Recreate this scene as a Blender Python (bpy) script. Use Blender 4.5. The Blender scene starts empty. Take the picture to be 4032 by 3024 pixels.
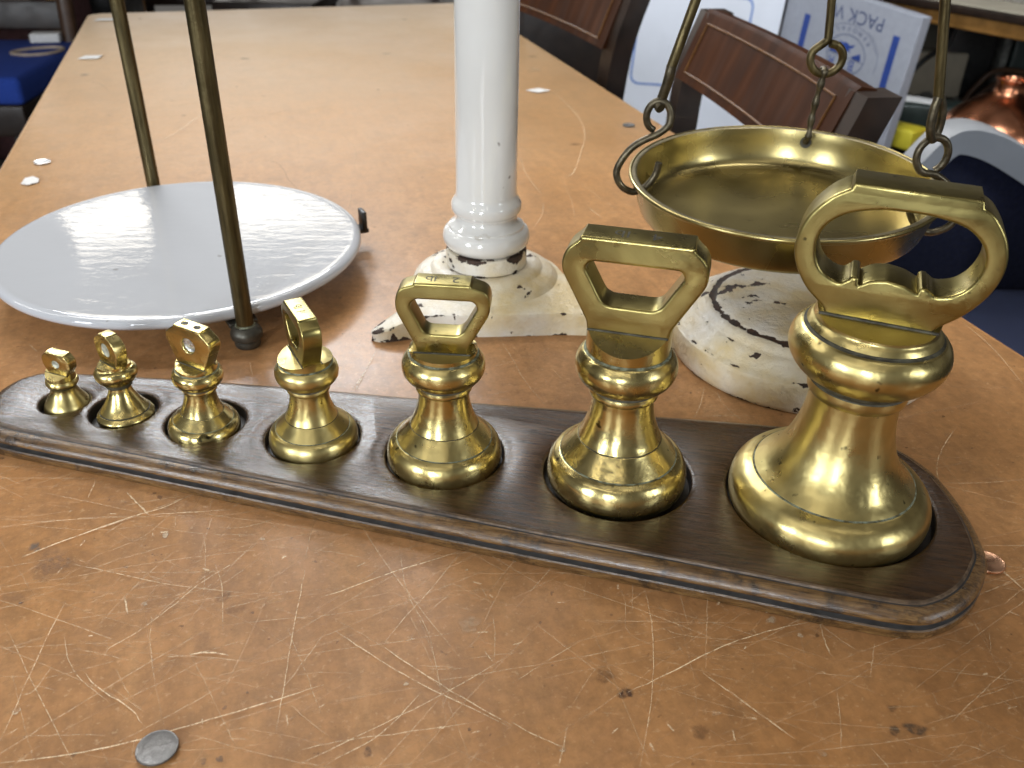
import bpy, bmesh, math, random
from mathutils import Vector, Matrix, Euler
random.seed(7)
S = bpy.context.scene
COL = S.collection
PI = math.pi

# ------------------------------------------------------------------ camera
cam_d = bpy.data.cameras.new("camera")
cam = bpy.data.objects.new("camera", cam_d)
COL.objects.link(cam)
S.camera = cam
PITCH, ROLL = 0.5513, 0.0198
fwd = Vector((0, math.cos(PITCH), -math.sin(PITCH)))
upv = Vector((0, math.sin(PITCH), math.cos(PITCH)))
rgt = Vector((1, 0, 0))
r2 = rgt * math.cos(ROLL) + upv * math.sin(ROLL)
u2 = -rgt * math.sin(ROLL) + upv * math.cos(ROLL)
mw = Matrix((( r2.x, u2.x, -fwd.x, 0), (r2.y, u2.y, -fwd.y, 0), (r2.z, u2.z, -fwd.z, 0.31), (0, 0, 0, 1)))
cam.matrix_world = mw
cam_d.sensor_width = 36.0
cam_d.lens = 31.46
cam_d.clip_start = 0.02
cam_d.clip_end = 60
cam_d.dof.use_dof = True
cam_d.dof.focus_distance = 0.46
cam_d.dof.aperture_fstop = 14.0

# ------------------------------------------------------------------ world and lamps
W = bpy.data.worlds.new("World")
S.world = W
W.use_nodes = True
wn = W.node_tree.nodes; wl = W.node_tree.links
bg = wn["Background"]
wtc = wn.new("ShaderNodeTexCoord")
wno = wn.new("ShaderNodeTexNoise"); wno.inputs["Scale"].default_value = 2.6; wno.inputs["Detail"].default_value = 3.0
wramp = wn.new("ShaderNodeValToRGB")
cr = wramp.color_ramp
cr.elements[0].position = 0.36; cr.elements[0].color = (0.07, 0.06, 0.05, 1)
cr.elements[1].position = 0.66; cr.elements[1].color = (0.62, 0.60, 0.56, 1)
e = cr.elements.new(0.5); e.color = (0.24, 0.215, 0.19, 1)
wl.new(wtc.outputs["Generated"], wno.inputs["Vector"])
wl.new(wno.outputs["Fac"], wramp.inputs["Fac"])
wl.new(wramp.outputs["Color"], bg.inputs["Color"])
bg.inputs["Strength"].default_value = 0.33

def lamp(name, loc, size, power, color=(1, 0.95, 0.86), target=(0, 0.5, 0), spread=180):
    d = bpy.data.lights.new(name, 'AREA')
    d.shape = 'RECTANGLE'; d.size, d.size_y = size; d.energy = power * 0.68; d.color = color; d.spread = math.radians(spread)
    o = bpy.data.objects.new(name, d); COL.objects.link(o); o.location = loc
    v = (Vector(target) - Vector(loc)).normalized()
    o.rotation_euler = v.to_track_quat('-Z', 'Y').to_euler()
    return o
WARM = (1.0, 0.92, 0.78); NEUT = (1.0, 0.97, 0.93); COOL = (0.88, 0.94, 1.0)
lamp("ceiling_or_fill_lamp", (-2.45, 5.15, 1.85), (0.42, 0.36), 3.2, WARM)
lamp("ceiling_or_fill_lamp", (-1.40, 5.35, 1.85), (0.70, 0.28), 4.2, WARM)
lamp("ceiling_or_fill_lamp", (-1.30, 3.45, 1.85), (1.5, 0.20), 5.5, COOL, (-0.15, 0.42, 0), 50)
lamp("ceiling_or_fill_lamp", (-2.4, 1.2, 1.85), (0.16, 1.2), 2.6, NEUT, (-0.5, 0.4, 0), 80)  # unseen lamp, spread narrowed so the table fades to the right
lamp("ceiling_or_fill_lamp", (-0.3, 1.7, 1.85), (1.2, 0.14), 2.6, NEUT, (0.0, 0.9, 0), 60)  # unseen lamp, narrow beam fitted to the middle of the table
lamp("ceiling_or_fill_lamp", (0.66, 1.05, 1.85), (0.9, 0.14), 2.2, NEUT, (0.52, 0.86, 0), 38)  # unseen fill added to brighten the table's right side
lamp("ceiling_or_fill_lamp", (-1.1, 1.8, 1.85), (1.2, 0.14), 2.9, NEUT, (-0.3, 0.8, 0), 60)  # unseen lamp, beam narrowed onto the table's left
lamp("ceiling_or_fill_lamp", (-0.7, 2.9, 1.85), (1.2, 0.14), 3.6, NEUT, (0.1, 1.2, 0), 70)  # unseen lamp beamed at the table's far half
lamp("ceiling_or_fill_lamp", (0.25, 0.95, 1.85), (0.9, 0.14), 7.5, COOL, (0.75, 2.4, -0.3), 50)  # unseen fill added to brighten the cartons
lamp("ceiling_or_fill_lamp", (-0.9, -0.9, 1.85), (1.8, 0.06), 3.6, NEUT, (0.0, 0.4, 0), 150)
lamp("fill_light", (-2.6, 9.0, 1.0), (5.5, 1.5), 66, (1.0, 0.97, 0.92), (-1.2, 2.0, 0))  # unseen panel ahead, added for the sheen on the far tabletop
lamp("fill_light", (-2.9, -2.1, 1.05), (0.7, 1.3), 20, COOL, (-0.5, 1.5, 0.1), 66)  # unseen panel behind left, added to light faces turned to the camera
lamp("fill_light", (-1.1, -3.4, 1.05), (0.5, 1.3), 17, COOL, (-0.5, 1.6, 0.1), 66)  # second unseen panel behind, kept narrow for streaks on the brass
lamp("fill_light", (2.7, -1.3, 1.15), (0.45, 1.2), 6.5, COOL, (0.1, 1.3, 0.15), 66)  # weaker unseen panel added behind right for brass streaks
lamp("ceiling_or_fill_lamp", (-0.1, -0.12, 1.85), (2.6, 0.06), 2.0, NEUT, (-0.1, 0.3, 0))
for p_, e_ in (((0.35, -0.35, 1.7), 1.0), ((-0.30, -0.45, 1.7), 0.9), ((0.95, -0.2, 1.7), 0.5), ((0.10, -1.3, 1.75), 0.9), ((-1.5, -0.9, 1.7), 1.4), ((1.5, 0.9, 1.7), 1.0)):
    lamp("ceiling_spot", p_, (0.07, 0.07), e_, WARM)

S.view_settings.view_transform = 'Standard'
S.view_settings.look = 'None'
S.view_settings.exposure = 0.0
S.view_settings.gamma = 1.0
S.view_settings.use_curve_mapping = False
S.cycles.max_bounces = 8
S.cycles.use_denoising = True

# ------------------------------------------------------------------ node helpers
class NT:
    def __init__(s, name):
        s.m = bpy.data.materials.new(name); s.m.use_nodes = True
        s.t = s.m.node_tree; s.b = s.t.nodes["Principled BSDF"]; s.out = s.t.nodes["Material Output"]
        s.co = s.n("ShaderNodeTexCoord").outputs["Object"]
    def n(s, typ, **kw):
        x = s.t.nodes.new(typ)
        for k, v in kw.items(): setattr(x, k, v)
        return x
    def set(s, inp, v):
        if hasattr(v, "is_output") or isinstance(v, bpy.types.NodeSocket): s.t.links.new(v, inp)
        else: inp.default_value = v
    def P(s, **kw):
        for k, v in kw.items(): s.set(s.b.inputs[k.replace("_", " ")], v)
    def noise(s, scale, detail=3.0, rough=0.55, vec=None, dist=0.0):
        x = s.n("ShaderNodeTexNoise"); x.inputs["Scale"].default_value = scale
        x.inputs["Detail"].default_value = detail; x.inputs["Roughness"].default_value = rough
        x.inputs["Distortion"].default_value = dist
        s.t.links.new(vec or s.co, x.inputs["Vector"]); return x.outputs["Fac"]
    def mapping(s, scale=(1, 1, 1), rot=(0, 0, 0), loc=(0, 0, 0), vec=None):
        x = s.n("ShaderNodeMapping"); x.inputs["Scale"].default_value = scale; x.inputs["Rotation"].default_value = rot
        x.inputs["Location"].default_value = loc
        s.t.links.new(vec or s.co, x.inputs["Vector"]); return x.outputs["Vector"]
    def ramp(s, fac, stops, interp='LINEAR'):
        x = s.n("ShaderNodeValToRGB"); c = x.color_ramp; c.interpolation = interp
        while len(c.elements) < len(stops): c.elements.new(0.5)
        for e_, (p, col) in zip(c.elements, stops):
            e_.position = p
            e_.color = (col, col, col, 1) if isinstance(col, (int, float)) else (*col, 1)
        s.set(x.inputs["Fac"], fac); return x.outputs["Color"]
    def mix(s, fac, a, b, mode='MIX'):
        x = s.n("ShaderNodeMix", data_type='RGBA', blend_type=mode)
        s.set(x.inputs[0], fac)
        s.set(x.inputs[6], a if not isinstance(a, tuple) else (*a, 1)); s.set(x.inputs[7], b if not isinstance(b, tuple) else (*b, 1))
        return x.outputs[2]
    def math(s, op, a, b=0.0, c=0.0):
        x = s.n("ShaderNodeMath", operation=op)
        s.set(x.inputs[0], a); s.set(x.inputs[1], b); s.set(x.inputs[2], c); return x.outputs[0]
    def bump(s, h, dist, strength=1.0, prev=None):
        x = s.n("ShaderNodeBump"); x.inputs["Distance"].default_value = dist; x.inputs["Strength"].default_value = strength
        s.set(x.inputs["Height"], h)
        if prev is not None: s.t.links.new(prev, x.inputs["Normal"])
        return x.outputs["Normal"]
    def sep(s, vec=None):
        x = s.n("ShaderNodeSeparateXYZ"); s.t.links.new(vec or s.co, x.inputs[0]); return x.outputs

def simple(name, col, rough=0.6, metal=0.0, var=0.15, scale=40, bump=0.0, coat=0.0):
    m = NT(name)
    f = m.noise(scale, 4)
    lo = tuple(c * (1 - var) for c in col); hi = tuple(min(1, c * (1 + var)) for c in col)
    m.P(Base_Color=m.ramp(f, [(0.3, lo), (0.7, hi)]), Roughness=m.ramp(m.noise(scale * 0.6, 2), [(0.3, max(0.05, rough - 0.08)), (0.7, min(1, rough + 0.08))]), Metallic=metal)
    if coat: m.P(Coat_Weight=coat, Coat_Roughness=0.12)
    if bump: m.P(Normal=m.bump(f, bump))
    return m.m

# ------------------------------------------------------------------ materials
def brass_mat(name, base, dark, r0, r1, seed=0.0, polish=1.0, patchy=1.0):
    m = NT(name)
    v = m.mapping(loc=(seed, seed * 1.7, seed * 0.6))
    big = m.noise(26, 4, 0.6, v, 0.6)
    fine = m.noise(240, 4, 0.6, v)
    spots = m.noise(150, 2, 0.5, v)
    col = m.mix(m.ramp(big, [(0.40, 0.0), (0.66, 1.0)]), base, dark)
    sp = m.ramp(spots, [(0.70, 0.0), (0.76, 1.0)])
    col = m.mix(sp, col, (0.10, 0.085, 0.035))
    pt = m.ramp(m.noise(38, 3, 0.5, m.mapping(loc=(seed + 3, 5, 1))), [(0.66, 0.0), (0.70, 0.75 * patchy)])
    col = m.mix(pt, col, (0.17, 0.14, 0.06))
    ro = m.ramp(m.noise(45, 4, 0.6, v), [(0.3, r0), (0.75, r1)])
    ro = m.math('ADD', ro, m.math('MULTIPLY', pt, 0.12))
    dents = m.noise(110, 2, 0.45, v)
    nb = m.bump(dents, 0.00042 * polish)
    nb = m.bump(fine, 0.00005, 1.0, nb)
    m.P(Base_Color=col, Metallic=1.0, Roughness=ro, Normal=nb)
    return m.m
BRASS = [brass_mat("brass_a", (0.63, 0.52, 0.22), (0.50, 0.405, 0.165), 0.24, 0.40, 0.0),
         brass_mat("brass_b", (0.64, 0.53, 0.23), (0.51, 0.415, 0.175), 0.19, 0.34, 2.3),
         brass_mat("brass_c", (0.62, 0.51, 0.215), (0.49, 0.395, 0.16), 0.20, 0.35, 5.1)]
HANDLE_BRASS = brass_mat("handle_brass", (0.40, 0.335, 0.125), (0.29, 0.24, 0.088), 0.25, 0.38, 7.7, 0.6)  # darker than the bodies: dark reflections on the handles put into the colour
m = NT("pan_brass")
pc_ = m.ramp(m.noise(14, 3, 0.5), [(0.35, (0.34, 0.28, 0.12)), (0.65, (0.42, 0.345, 0.15))])
pc_ = m.mix(m.ramp(m.noise(180, 4, 0.65), [(0.62, 0.0), (0.74, 0.5)]), pc_, (0.16, 0.13, 0.06))
m.P(Base_Color=pc_, Metallic=1.0, Roughness=m.ramp(m.noise(20, 3, 0.5), [(0.3, 0.24), (0.7, 0.34)]), Normal=m.bump(m.noise(40, 2, 0.4), 0.0002))
PAN_BRASS = m.m
RIM_GREY = simple("dull_rim", (0.27, 0.235, 0.15), 0.42, 0.9, 0.2, 160)
m = NT("verdigris"); m.P(Base_Color=m.ramp(m.noise(260, 3), [(0.38, (0.10, 0.09, 0.045)), (0.58, (0.27, 0.30, 0.22)), (0.72, (0.07, 0.065, 0.035))]), Roughness=0.7, Metallic=0.2)
VERD = m.m
m = NT("grime"); m.P(Base_Color=m.ramp(m.noise(200, 3), [(0.35, (0.035, 0.030, 0.018)), (0.7, (0.10, 0.095, 0.065))]), Roughness=0.65, Metallic=0.2)
GRIME = m.m
LEAD = simple("lead_plug", (0.42, 0.43, 0.36), 0.5, 0.35, 0.4, 400, 0.0004)
LEADB = simple("bright_lead", (0.60, 0.62, 0.62), 0.3, 0.8, 0.5, 300, 0.0004)
m = NT("tarnished_brass_rod")
st = m.noise(30, 4, 0.6, m.mapping((9, 9, 0.7)))
m.P(Base_Color=m.ramp(st, [(0.3, (0.052, 0.040, 0.018)), (0.5, (0.098, 0.075, 0.033)), (0.72, (0.165, 0.13, 0.06))]), Metallic=0.85,
    Roughness=m.ramp(m.noise(60, 3), [(0.3, 0.36), (0.7, 0.52)]), Normal=m.bump(m.noise(300, 3), 0.0002))
ROD = m.m
m = NT("dark_hook_metal")
m.P(Base_Color=m.ramp(m.noise(160, 4), [(0.3, (0.055, 0.046, 0.03)), (0.6, (0.12, 0.10, 0.065)), (0.8, (0.22, 0.18, 0.10))]), Metallic=0.85,
    Roughness=m.ramp(m.noise(90, 3), [(0.3, 0.28), (0.7, 0.5)]), Normal=m.bump(m.noise(220, 3), 0.0004))
HOOK = m.m
PEWTER = simple("dull_dark_metal", (0.09, 0.085, 0.07), 0.45, 0.7, 0.35, 120, 0.0003)

# dark stained board
def board_mat(name, dark, mid, light, wear, wear_amt, rough, coat=0.35):
    m = NT(name)
    g = m.mapping((3.2, 42, 30))
    grain = m.noise(16, 6, 0.65, g, 0.4)
    pores = m.noise(34, 3, 0.6, m.mapping((3.0, 60, 60)))
    c = m.ramp(grain, [(0.32, dark), (0.52, mid), (0.72, light)])
    c = m.mix(m.ramp(pores, [(0.56, 0.0), (0.66, 0.65)]), c, tuple(x * 0.35 for x in dark))
    blot = m.noise(38, 5, 0.7)
    c = m.mix(m.ramp(blot, [(wear_amt, 0.0), (wear_amt + 0.10, 0.8)]), c, wear)
    gn = m.noise(30, 4, 0.6, m.mapping((5, 90, 90)))
    m.P(Base_Color=c, Roughness=m.ramp(m.noise(24, 3), [(0.3, rough), (0.7, rough + 0.12)]), Normal=m.bump(gn, 0.00022, 1.0, m.bump(m.noise(45, 3, 0.5, m.mapping((1, 3, 3))), 0.00035)),
        Specular_IOR_Level=0.45, Coat_Weight=coat, Coat_Roughness=0.10, Coat_Normal=m.bump(gn, 0.00012))
    return m.m
BOARD_TOP = board_mat("board_stain", (0.026, 0.0125, 0.0056), (0.060, 0.0300, 0.0130), (0.098, 0.0510, 0.0215), (0.100, 0.054, 0.022), 0.60, 0.10)
BOARD_EDGE = board_mat("board_worn_edge", (0.055, 0.027, 0.010), (0.150, 0.080, 0.028), (0.260, 0.150, 0.055), (0.020, 0.014, 0.010), 0.53, 0.14, 0.75)
BOARD_LIP = board_mat("board_chipped_arris", (0.05, 0.028, 0.014), (0.12, 0.075, 0.04), (0.24, 0.165, 0.10), (0.03, 0.018, 0.010), 0.50, 0.45)
BOARD_GROOVE = simple("groove_dirt", (0.030, 0.028, 0.027), 0.55, 0, 0.5, 120, 0.0006)
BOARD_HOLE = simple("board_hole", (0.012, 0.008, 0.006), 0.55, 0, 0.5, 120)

# worn plywood top
m = NT("worn_plywood")
g = m.mapping((14, 0.9, 1))
grain = m.noise(9, 5, 0.6, g, 0.5)
blot = m.noise(3.2, 5, 0.62, None, 0.3)
fine = m.noise(70, 5, 0.7, m.mapping((1.0, 0.45, 1)))
c = m.ramp(grain, [(0.25, (0.420, 0.205, 0.075)), (0.52, (0.472, 0.237, 0.090)), (0.78, (0.526, 0.279, 0.112))])
c = m.mix(m.ramp(blot, [(0.36, 0.0), (0.66, 0.6)]), c, (0.344, 0.157, 0.057))
c = m.mix(m.ramp(m.noise(1.7, 4, 0.6, m.mapping(loc=(4, 2, 0))), [(0.45, 0.0), (0.7, 0.55)]), c, (0.559, 0.323, 0.158))
c = m.mix(m.ramp(m.noise(9, 5, 0.7, m.mapping(loc=(1, 7, 0))), [(0.60, 0.0), (0.76, 0.45)]), c, (0.228, 0.113, 0.051))
c = m.mix(m.ramp(fine, [(0.45, 0.0), (0.70, 0.35)]), c, (0.244, 0.113, 0.045))
mot = m.noise(210, 5, 0.7, m.mapping(loc=(3, 3, 0)))
c = m.mix(m.ramp(mot, [(0.42, 0.0), (0.70, 0.42)]), c, (0.152, 0.079, 0.033))
mot2 = m.noise(62, 5, 0.68, m.mapping((1, 0.7, 1), loc=(9, 1, 0)))
c = m.mix(m.ramp(mot2, [(0.46, 0.0), (0.68, 0.38)]), c, (0.183, 0.098, 0.045))
c = m.mix(m.ramp(m.noise(300, 3, 0.6), [(0.60, 0.0), (0.72, 0.35)]), c, (0.671, 0.454, 0.251))
spk = m.noise(190, 2, 0.5)
c = m.mix(m.ramp(spk, [(0.73, 0.0), (0.78, 0.6)]), c, (0.076, 0.036, 0.019))
# paler towards the far end, partly painting the sheen there into the colour
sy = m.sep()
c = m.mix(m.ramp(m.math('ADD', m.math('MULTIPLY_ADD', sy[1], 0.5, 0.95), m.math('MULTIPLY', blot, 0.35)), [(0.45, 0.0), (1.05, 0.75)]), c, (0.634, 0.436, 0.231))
ro = m.ramp(m.noise(5.5, 5, 0.7), [(0.3, 0.27), (0.7, 0.46)])
m.P(Base_Color=c, Roughness=ro, Specular_IOR_Level=0.24, Normal=m.bump(m.noise(120, 4, 0.6), 0.0002, 1.0, m.bump(m.noise(12, 3), 0.001)))
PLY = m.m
m = NT("table_marks")
at = m.n("ShaderNodeAttribute", attribute_name="mark")
brk = m.ramp(m.noise(420, 3, 0.6), [(0.36, 0.25), (0.58, 1.0)])
al = m.math('MULTIPLY', at.outputs["Alpha"], brk)
m.P(Base_Color=at.outputs["Color"], Roughness=0.5, Alpha=al)
MARK = m.m
WOOD_DARK = simple("dark_table_wood", (0.10, 0.055, 0.025), 0.5, 0, 0.3, 30)

# glazed ceramic
def glaze(name, col, wav):
    m = NT(name)
    c = m.ramp(m.noise(6, 4), [(0.3, tuple(x * 0.96 for x in col)), (0.7, col)])
    sp = m.ramp(m.noise(95, 2, 0.4), [(0.765, 0.0), (0.79, 0.6)])
    c = m.mix(sp, c, (0.22, 0.21, 0.19))
    m.P(Base_Color=c, Roughness=0.6, Specular_IOR_Level=0.1, Coat_Weight=1.0, Coat_Roughness=0.03,
        Normal=m.bump(m.noise(34, 4, 0.6, m.mapping((1, 2.2, 1))), wav), Coat_Normal=m.bump(m.noise(40, 4, 0.6, m.mapping((1, 2.4, 1))), wav))
    return m.m
PLATE_G = glaze("plate_glaze", (0.50, 0.515, 0.545), 0.00018)
m = NT("column_glaze")
c = m.ramp(m.noise(9, 4), [(0.3, (0.68, 0.67, 0.64)), (0.7, (0.74, 0.735, 0.71))])
st = m.ramp(m.noise(46, 4, 0.6, m.mapping((1, 1, 1.6), loc=(0.35, 0.1, 0.2))), [(0.60, 0.0), (0.63, 0.55)])
zz = m.sep()[2]
st = m.math('MULTIPLY', st, m.ramp(zz, [(0.055, 1.0), (0.075, 0.0)]))
c = m.mix(st, c, (0.42, 0.37, 0.29))
ch = m.ramp(m.noise(85, 2, 0.4, m.mapping((1, 1, 0.8), loc=(3, 1, 2))), [(0.745, 0.0), (0.77, 0.8)])
c = m.mix(ch, c, (0.20, 0.18, 0.16))
m.P(Base_Color=c, Roughness=0.14, Coat_Weight=0.7, Coat_Roughness=0.04, Normal=m.bump(m.noise(60, 3), 0.00025))
COLUMN_G = m.m
# flaking enamel on cast iron
m = NT("flaking_paint")
pn = m.noise(34, 5, 0.65)
c = m.ramp(m.noise(22, 4, 0.55), [(0.38, (0.74, 0.70, 0.62)), (0.52, (0.70, 0.62, 0.46)), (0.64, (0.64, 0.51, 0.28))])
c = m.mix(m.ramp(m.noise(260, 4, 0.7), [(0.54, 0.0), (0.72, 0.30)]), c, (0.42, 0.36, 0.27))
clus = m.noise(16, 2, 0.5, m.mapping(loc=(5.0, 2.4, 1.0)))
chip = m.ramp(m.math("ADD", m.noise(70, 4, 0.6, m.mapping(loc=(2.0, 0.4, 0.0))), m.math("MULTIPLY", clus, 0.25)), [(0.775, 0.0), (0.783, 1.0)])
at = m.n("ShaderNodeAttribute", attribute_name="wear")
edge = m.ramp(m.math('ADD', m.noise(62, 5, 0.6, m.mapping(loc=(7, 1, 3))), m.math('MULTIPLY', at.outputs["Fac"], 0.26)), [(0.735, 0.0), (0.748, 1.0)])
chip = m.math('MAXIMUM', chip, edge)
rust = m.ramp(m.noise(200, 4), [(0.3, (0.022, 0.017, 0.014)), (0.75, (0.075, 0.036, 0.020))])
c = m.mix(chip, c, rust)
h = m.math('SUBTRACT', m.noise(150, 5, 0.65), m.math('MULTIPLY', chip, 0.9))
m.P(Base_Color=c, Roughness=m.mix(chip, (0.34, 0.34, 0.34), (0.7, 0.7, 0.7)), Normal=m.bump(h, 0.0016))
PAINT = m.m

MAHOG = NT("polished_mahogany"); m = MAHOG
gr = m.noise(6, 4, 0.5, m.mapping((6, 2, 1)))
m.P(Base_Color=m.ramp(gr, [(0.25, (0.022, 0.0080, 0.0036)), (0.55, (0.046, 0.0165, 0.0070)), (0.85, (0.075, 0.028, 0.0110))]), Roughness=0.36, Specular_IOR_Level=0.03, Normal=m.bump(m.noise(9, 2, 0.4, m.mapping((2, 1, 0.2))), 0.003))
MAHOG = m.m
INLAY = simple("pale_inlay", (0.12, 0.052, 0.013), 0.35, 0, 0.4, 160)
DARKW = simple("dark_chair_wood", (0.020, 0.011, 0.007), 0.4, 0, 0.4, 30)
BROWNW = simple("brown_chair_wood", (0.055, 0.026, 0.012), 0.45, 0, 0.4, 30)
GOLDW = simple("honey_wood", (0.34, 0.17, 0.045), 0.4, 0, 0.3, 25)
BLUEF = simple("royal_blue_cloth", (0.016, 0.055, 0.33), 0.95, 0, 0.25, 300, 0.001)
m = NT("navy_mesh_cloth")
ck = m.n("ShaderNodeTexChecker"); ck.inputs["Scale"].default_value = 420; m.t.links.new(m.co, ck.inputs["Vector"])
m.P(Base_Color=m.mix(ck.outputs["Fac"], (0.004, 0.008, 0.030), (0.016, 0.026, 0.075)), Roughness=0.9, Normal=m.bump(ck.outputs["Fac"], 0.0006))
NAVY = m.m
NAVYP = simple("navy_cloth", (0.0035, 0.006, 0.026), 0.9, 0, 0.3, 200)
PALEP = simple("pale_grey_plastic", (0.34, 0.36, 0.39), 0.4, 0, 0.05, 20)
CARD1 = simple("white_cardboard", (0.72, 0.74, 0.80), 0.7, 0, 0.04, 8)
CARD2 = simple("greyish_cardboard", (0.32, 0.33, 0.37), 0.7, 0, 0.05, 60)
BLUEI = simple("blue_print", (0.018, 0.05, 0.24), 0.6, 0, 0.12, 60)
BLUEL = simple("pale_blue_print", (0.20, 0.30, 0.58), 0.6, 0, 0.15, 60)
GREYI = simple("grey_print", (0.085, 0.105, 0.19), 0.6, 0, 0.15, 60)
COPPER = simple("copper", (0.72, 0.30, 0.16), 0.26, 1.0, 0.3, 20)
BRIGHTC = simple("bright_copper", (0.93, 0.52, 0.33), 0.3, 1.0, 0.15, 200)
NICKEL = simple("worn_nickel", (0.17, 0.165, 0.16), 0.5, 0.8, 0.2, 300, 0.0003)
STEEL = simple("bright_steel", (0.62, 0.62, 0.62), 0.3, 0.9, 0.15, 200)
PAPER = simple("white_paper", (0.72, 0.71, 0.69), 0.8, 0, 0.08, 120)
CREAMP = simple("beige_card", (0.42, 0.37, 0.28), 0.8, 0, 0.1, 20)
GREEND = simple("dark_green_case", (0.02, 0.03, 0.026), 0.4, 0, 0.3, 30)
YELLOW = simple("yellow_plastic", (0.52, 0.44, 0.03), 0.45, 0, 0.1, 20)
OLIVE = simple("olive_board", (0.075, 0.066, 0.045), 0.6, 0, 0.4, 9)
BLACKM = simple("black_metal", (0.02, 0.02, 0.02), 0.4, 0.3, 0.3, 60)
STONE = simple("grey_rubble", (0.13, 0.13, 0.115), 0.7, 0, 0.5, 60)
MAROON = simple("maroon_upholstery", (0.075, 0.030, 0.030), 0.9, 0, 0.3, 60)
RUBBER = simple("tan_rubber", (0.42, 0.33, 0.26), 0.6, 0, 0.15, 60)
m = NT("grey_floor"); m.P(Base_Color=m.ramp(m.noise(2.5, 5), [(0.3, (0.12, 0.115, 0.105)), (0.7, (0.20, 0.195, 0.185))]), Roughness=0.6)
FLOOR = m.m

# ------------------------------------------------------------------ mesh helpers
def link(name, me, mats, parent=None, smooth=True, angle=35):
    o = bpy.data.objects.new(name, me); COL.objects.link(o)
    for x in (mats if isinstance(mats, (list, tuple)) else [mats]): me.materials.append(x)
    if smooth:
        me.polygons.foreach_set("use_smooth", [True] * len(me.polygons))
        try: me.set_sharp_from_angle(angle=math.radians(angle))
        except Exception: pass
    if parent: o.parent = parent
    return o
def from_bm(name, bm, mats, parent=None, smooth=True, angle=35):
    bmesh.ops.recalc_face_normals(bm, faces=bm.faces)
    me = bpy.data.meshes.new(name); bm.to_mesh(me); bm.free()
    return link(name, me, mats, parent, smooth, angle)
def tag(o, label, cat, group=None, kind=None):
    if label: o["label"] = label
    if cat: o["category"] = cat
    if group: o["group"] = group
    if kind: o["kind"] = kind
    return o
def thing(name, label, cat, loc=(0, 0, 0), rz=0.0, group=None):
    o = bpy.data.objects.new(name, None); COL.objects.link(o); o.empty_display_size = 0.02
    o.location = loc; o.rotation_euler = (0, 0, rz)
    return tag(o, label, cat, group)
def catmull(pts, n=6, closed=False):
    out = []; N = len(pts)
    rng = range(N if closed else N - 1)
    for i in rng:
        if closed: p0, p1, p2, p3 = pts[(i - 1) % N], pts[i], pts[(i + 1) % N], pts[(i + 2) % N]
        else:
            p1, p2 = pts[i], pts[i + 1]
            p0 = pts[i - 1] if i > 0 else tuple(2 * a - b for a, b in zip(p1, p2))
            p3 = pts[i + 2] if i + 2 < N else tuple(2 * b - a for a, b in zip(p1, p2))
        for k in range(n):
            t = k / n
            out.append(tuple(0.5 * (2 * b + (c - a) * t + (2 * a - 5 * b + 4 * c - d) * t * t + (-a + 3 * b - 3 * c + d) * t ** 3) for a, b, c, d in zip(p0, p1, p2, p3)))
    if not closed: out.append(tuple(pts[-1]))
    return out
def chain(*segs, n=6):
    """profile from several smooth runs that meet in sharp corners; every run is a list of (r, z); returns points and per-run index"""
    out = []; idx = []
    for k, s_ in enumerate(segs):
        c_ = catmull(s_, n) if len(s_) > 2 else list(s_)
        if out and abs(out[-1][0] - c_[0][0]) < 1e-9 and abs(out[-1][1] - c_[0][1]) < 1e-9: c_ = c_[1:]
        for q in c_: out.append(q); idx.append(k)
    return out, idx
def lathe(bm, prof, segs=64, mat=None, cap_bottom=False, cap_top=False, zfun=None):
    rings = []
    for i, (r, z) in enumerate(prof):
        ring = []
        for k in range(segs):
            a = 2 * PI * k / segs
            zz = z if zfun is None else zfun(i, r, z, a)
            ring.append(bm.verts.new((r * math.cos(a), r * math.sin(a), zz)))
        rings.append(ring)
    for i in range(len(rings) - 1):
        for k in range(segs):
            f = bm.faces.new((rings[i][k], rings[i][(k + 1) % segs], rings[i + 1][(k + 1) % segs], rings[i + 1][k]))
            if mat: f.material_index = mat[i + 1] if not callable(mat) else mat(i)
    if cap_bottom: bm.faces.new(list(reversed(rings[0])))
    if cap_top: bm.faces.new(rings[-1])
    return rings
def tube(bm, pts, rad, segs=12, closed=False, flat=1.0, cap=True):
    P = [Vector(p) for p in pts]; N = len(P)
    rads = rad if isinstance(rad, (list, tuple)) else [rad] * N
    T = []
    for i in range(N):
        a = P[(i - 1) % N] if (closed or i > 0) else P[i]; b = P[(i + 1) % N] if (closed or i < N - 1) else P[i]
        T.append((b - a).normalized())
    ref = Vector((0, 0, 1)) if abs(T[0].z) < 0.9 else Vector((0, 1, 0))
    nrm = (ref - T[0] * ref.dot(T[0])).normalized()
    rings = []
    for i in range(N):
        nrm = (nrm - T[i] * nrm.dot(T[i])).normalized(); bn = T[i].cross(nrm)
        rings.append([bm.verts.new(P[i] + (nrm * math.cos(2 * PI * k / segs) * flat + bn * math.sin(2 * PI * k / segs)) * rads[i]) for k in range(segs)])
    for i in range(N if closed else N - 1):
        A, B = rings[i], rings[(i + 1) % N]
        for k in range(segs): bm.faces.new((A[k], A[(k + 1) % segs], B[(k + 1) % segs], B[k]))
    if cap and not closed:
        bm.faces.new(list(reversed(rings[0]))); bm.faces.new(rings[-1])
def box(bm, c, s, rot=None, bev=0.0):
    m4 = Matrix.Translation(Vector(c)) @ (rot.to_4x4() if rot is not None else Matrix.Identity(4)) @ Matrix.Diagonal((*s, 1))
    r_ = bmesh.ops.create_cube(bm, size=1.0, matrix=m4)
    if bev:
        es = list({e_ for v in r_["verts"] for e_ in v.link_edges})
        bmesh.ops.bevel(bm, geom=es, offset=bev, segments=3, affect='EDGES', profile=0.5)
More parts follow.
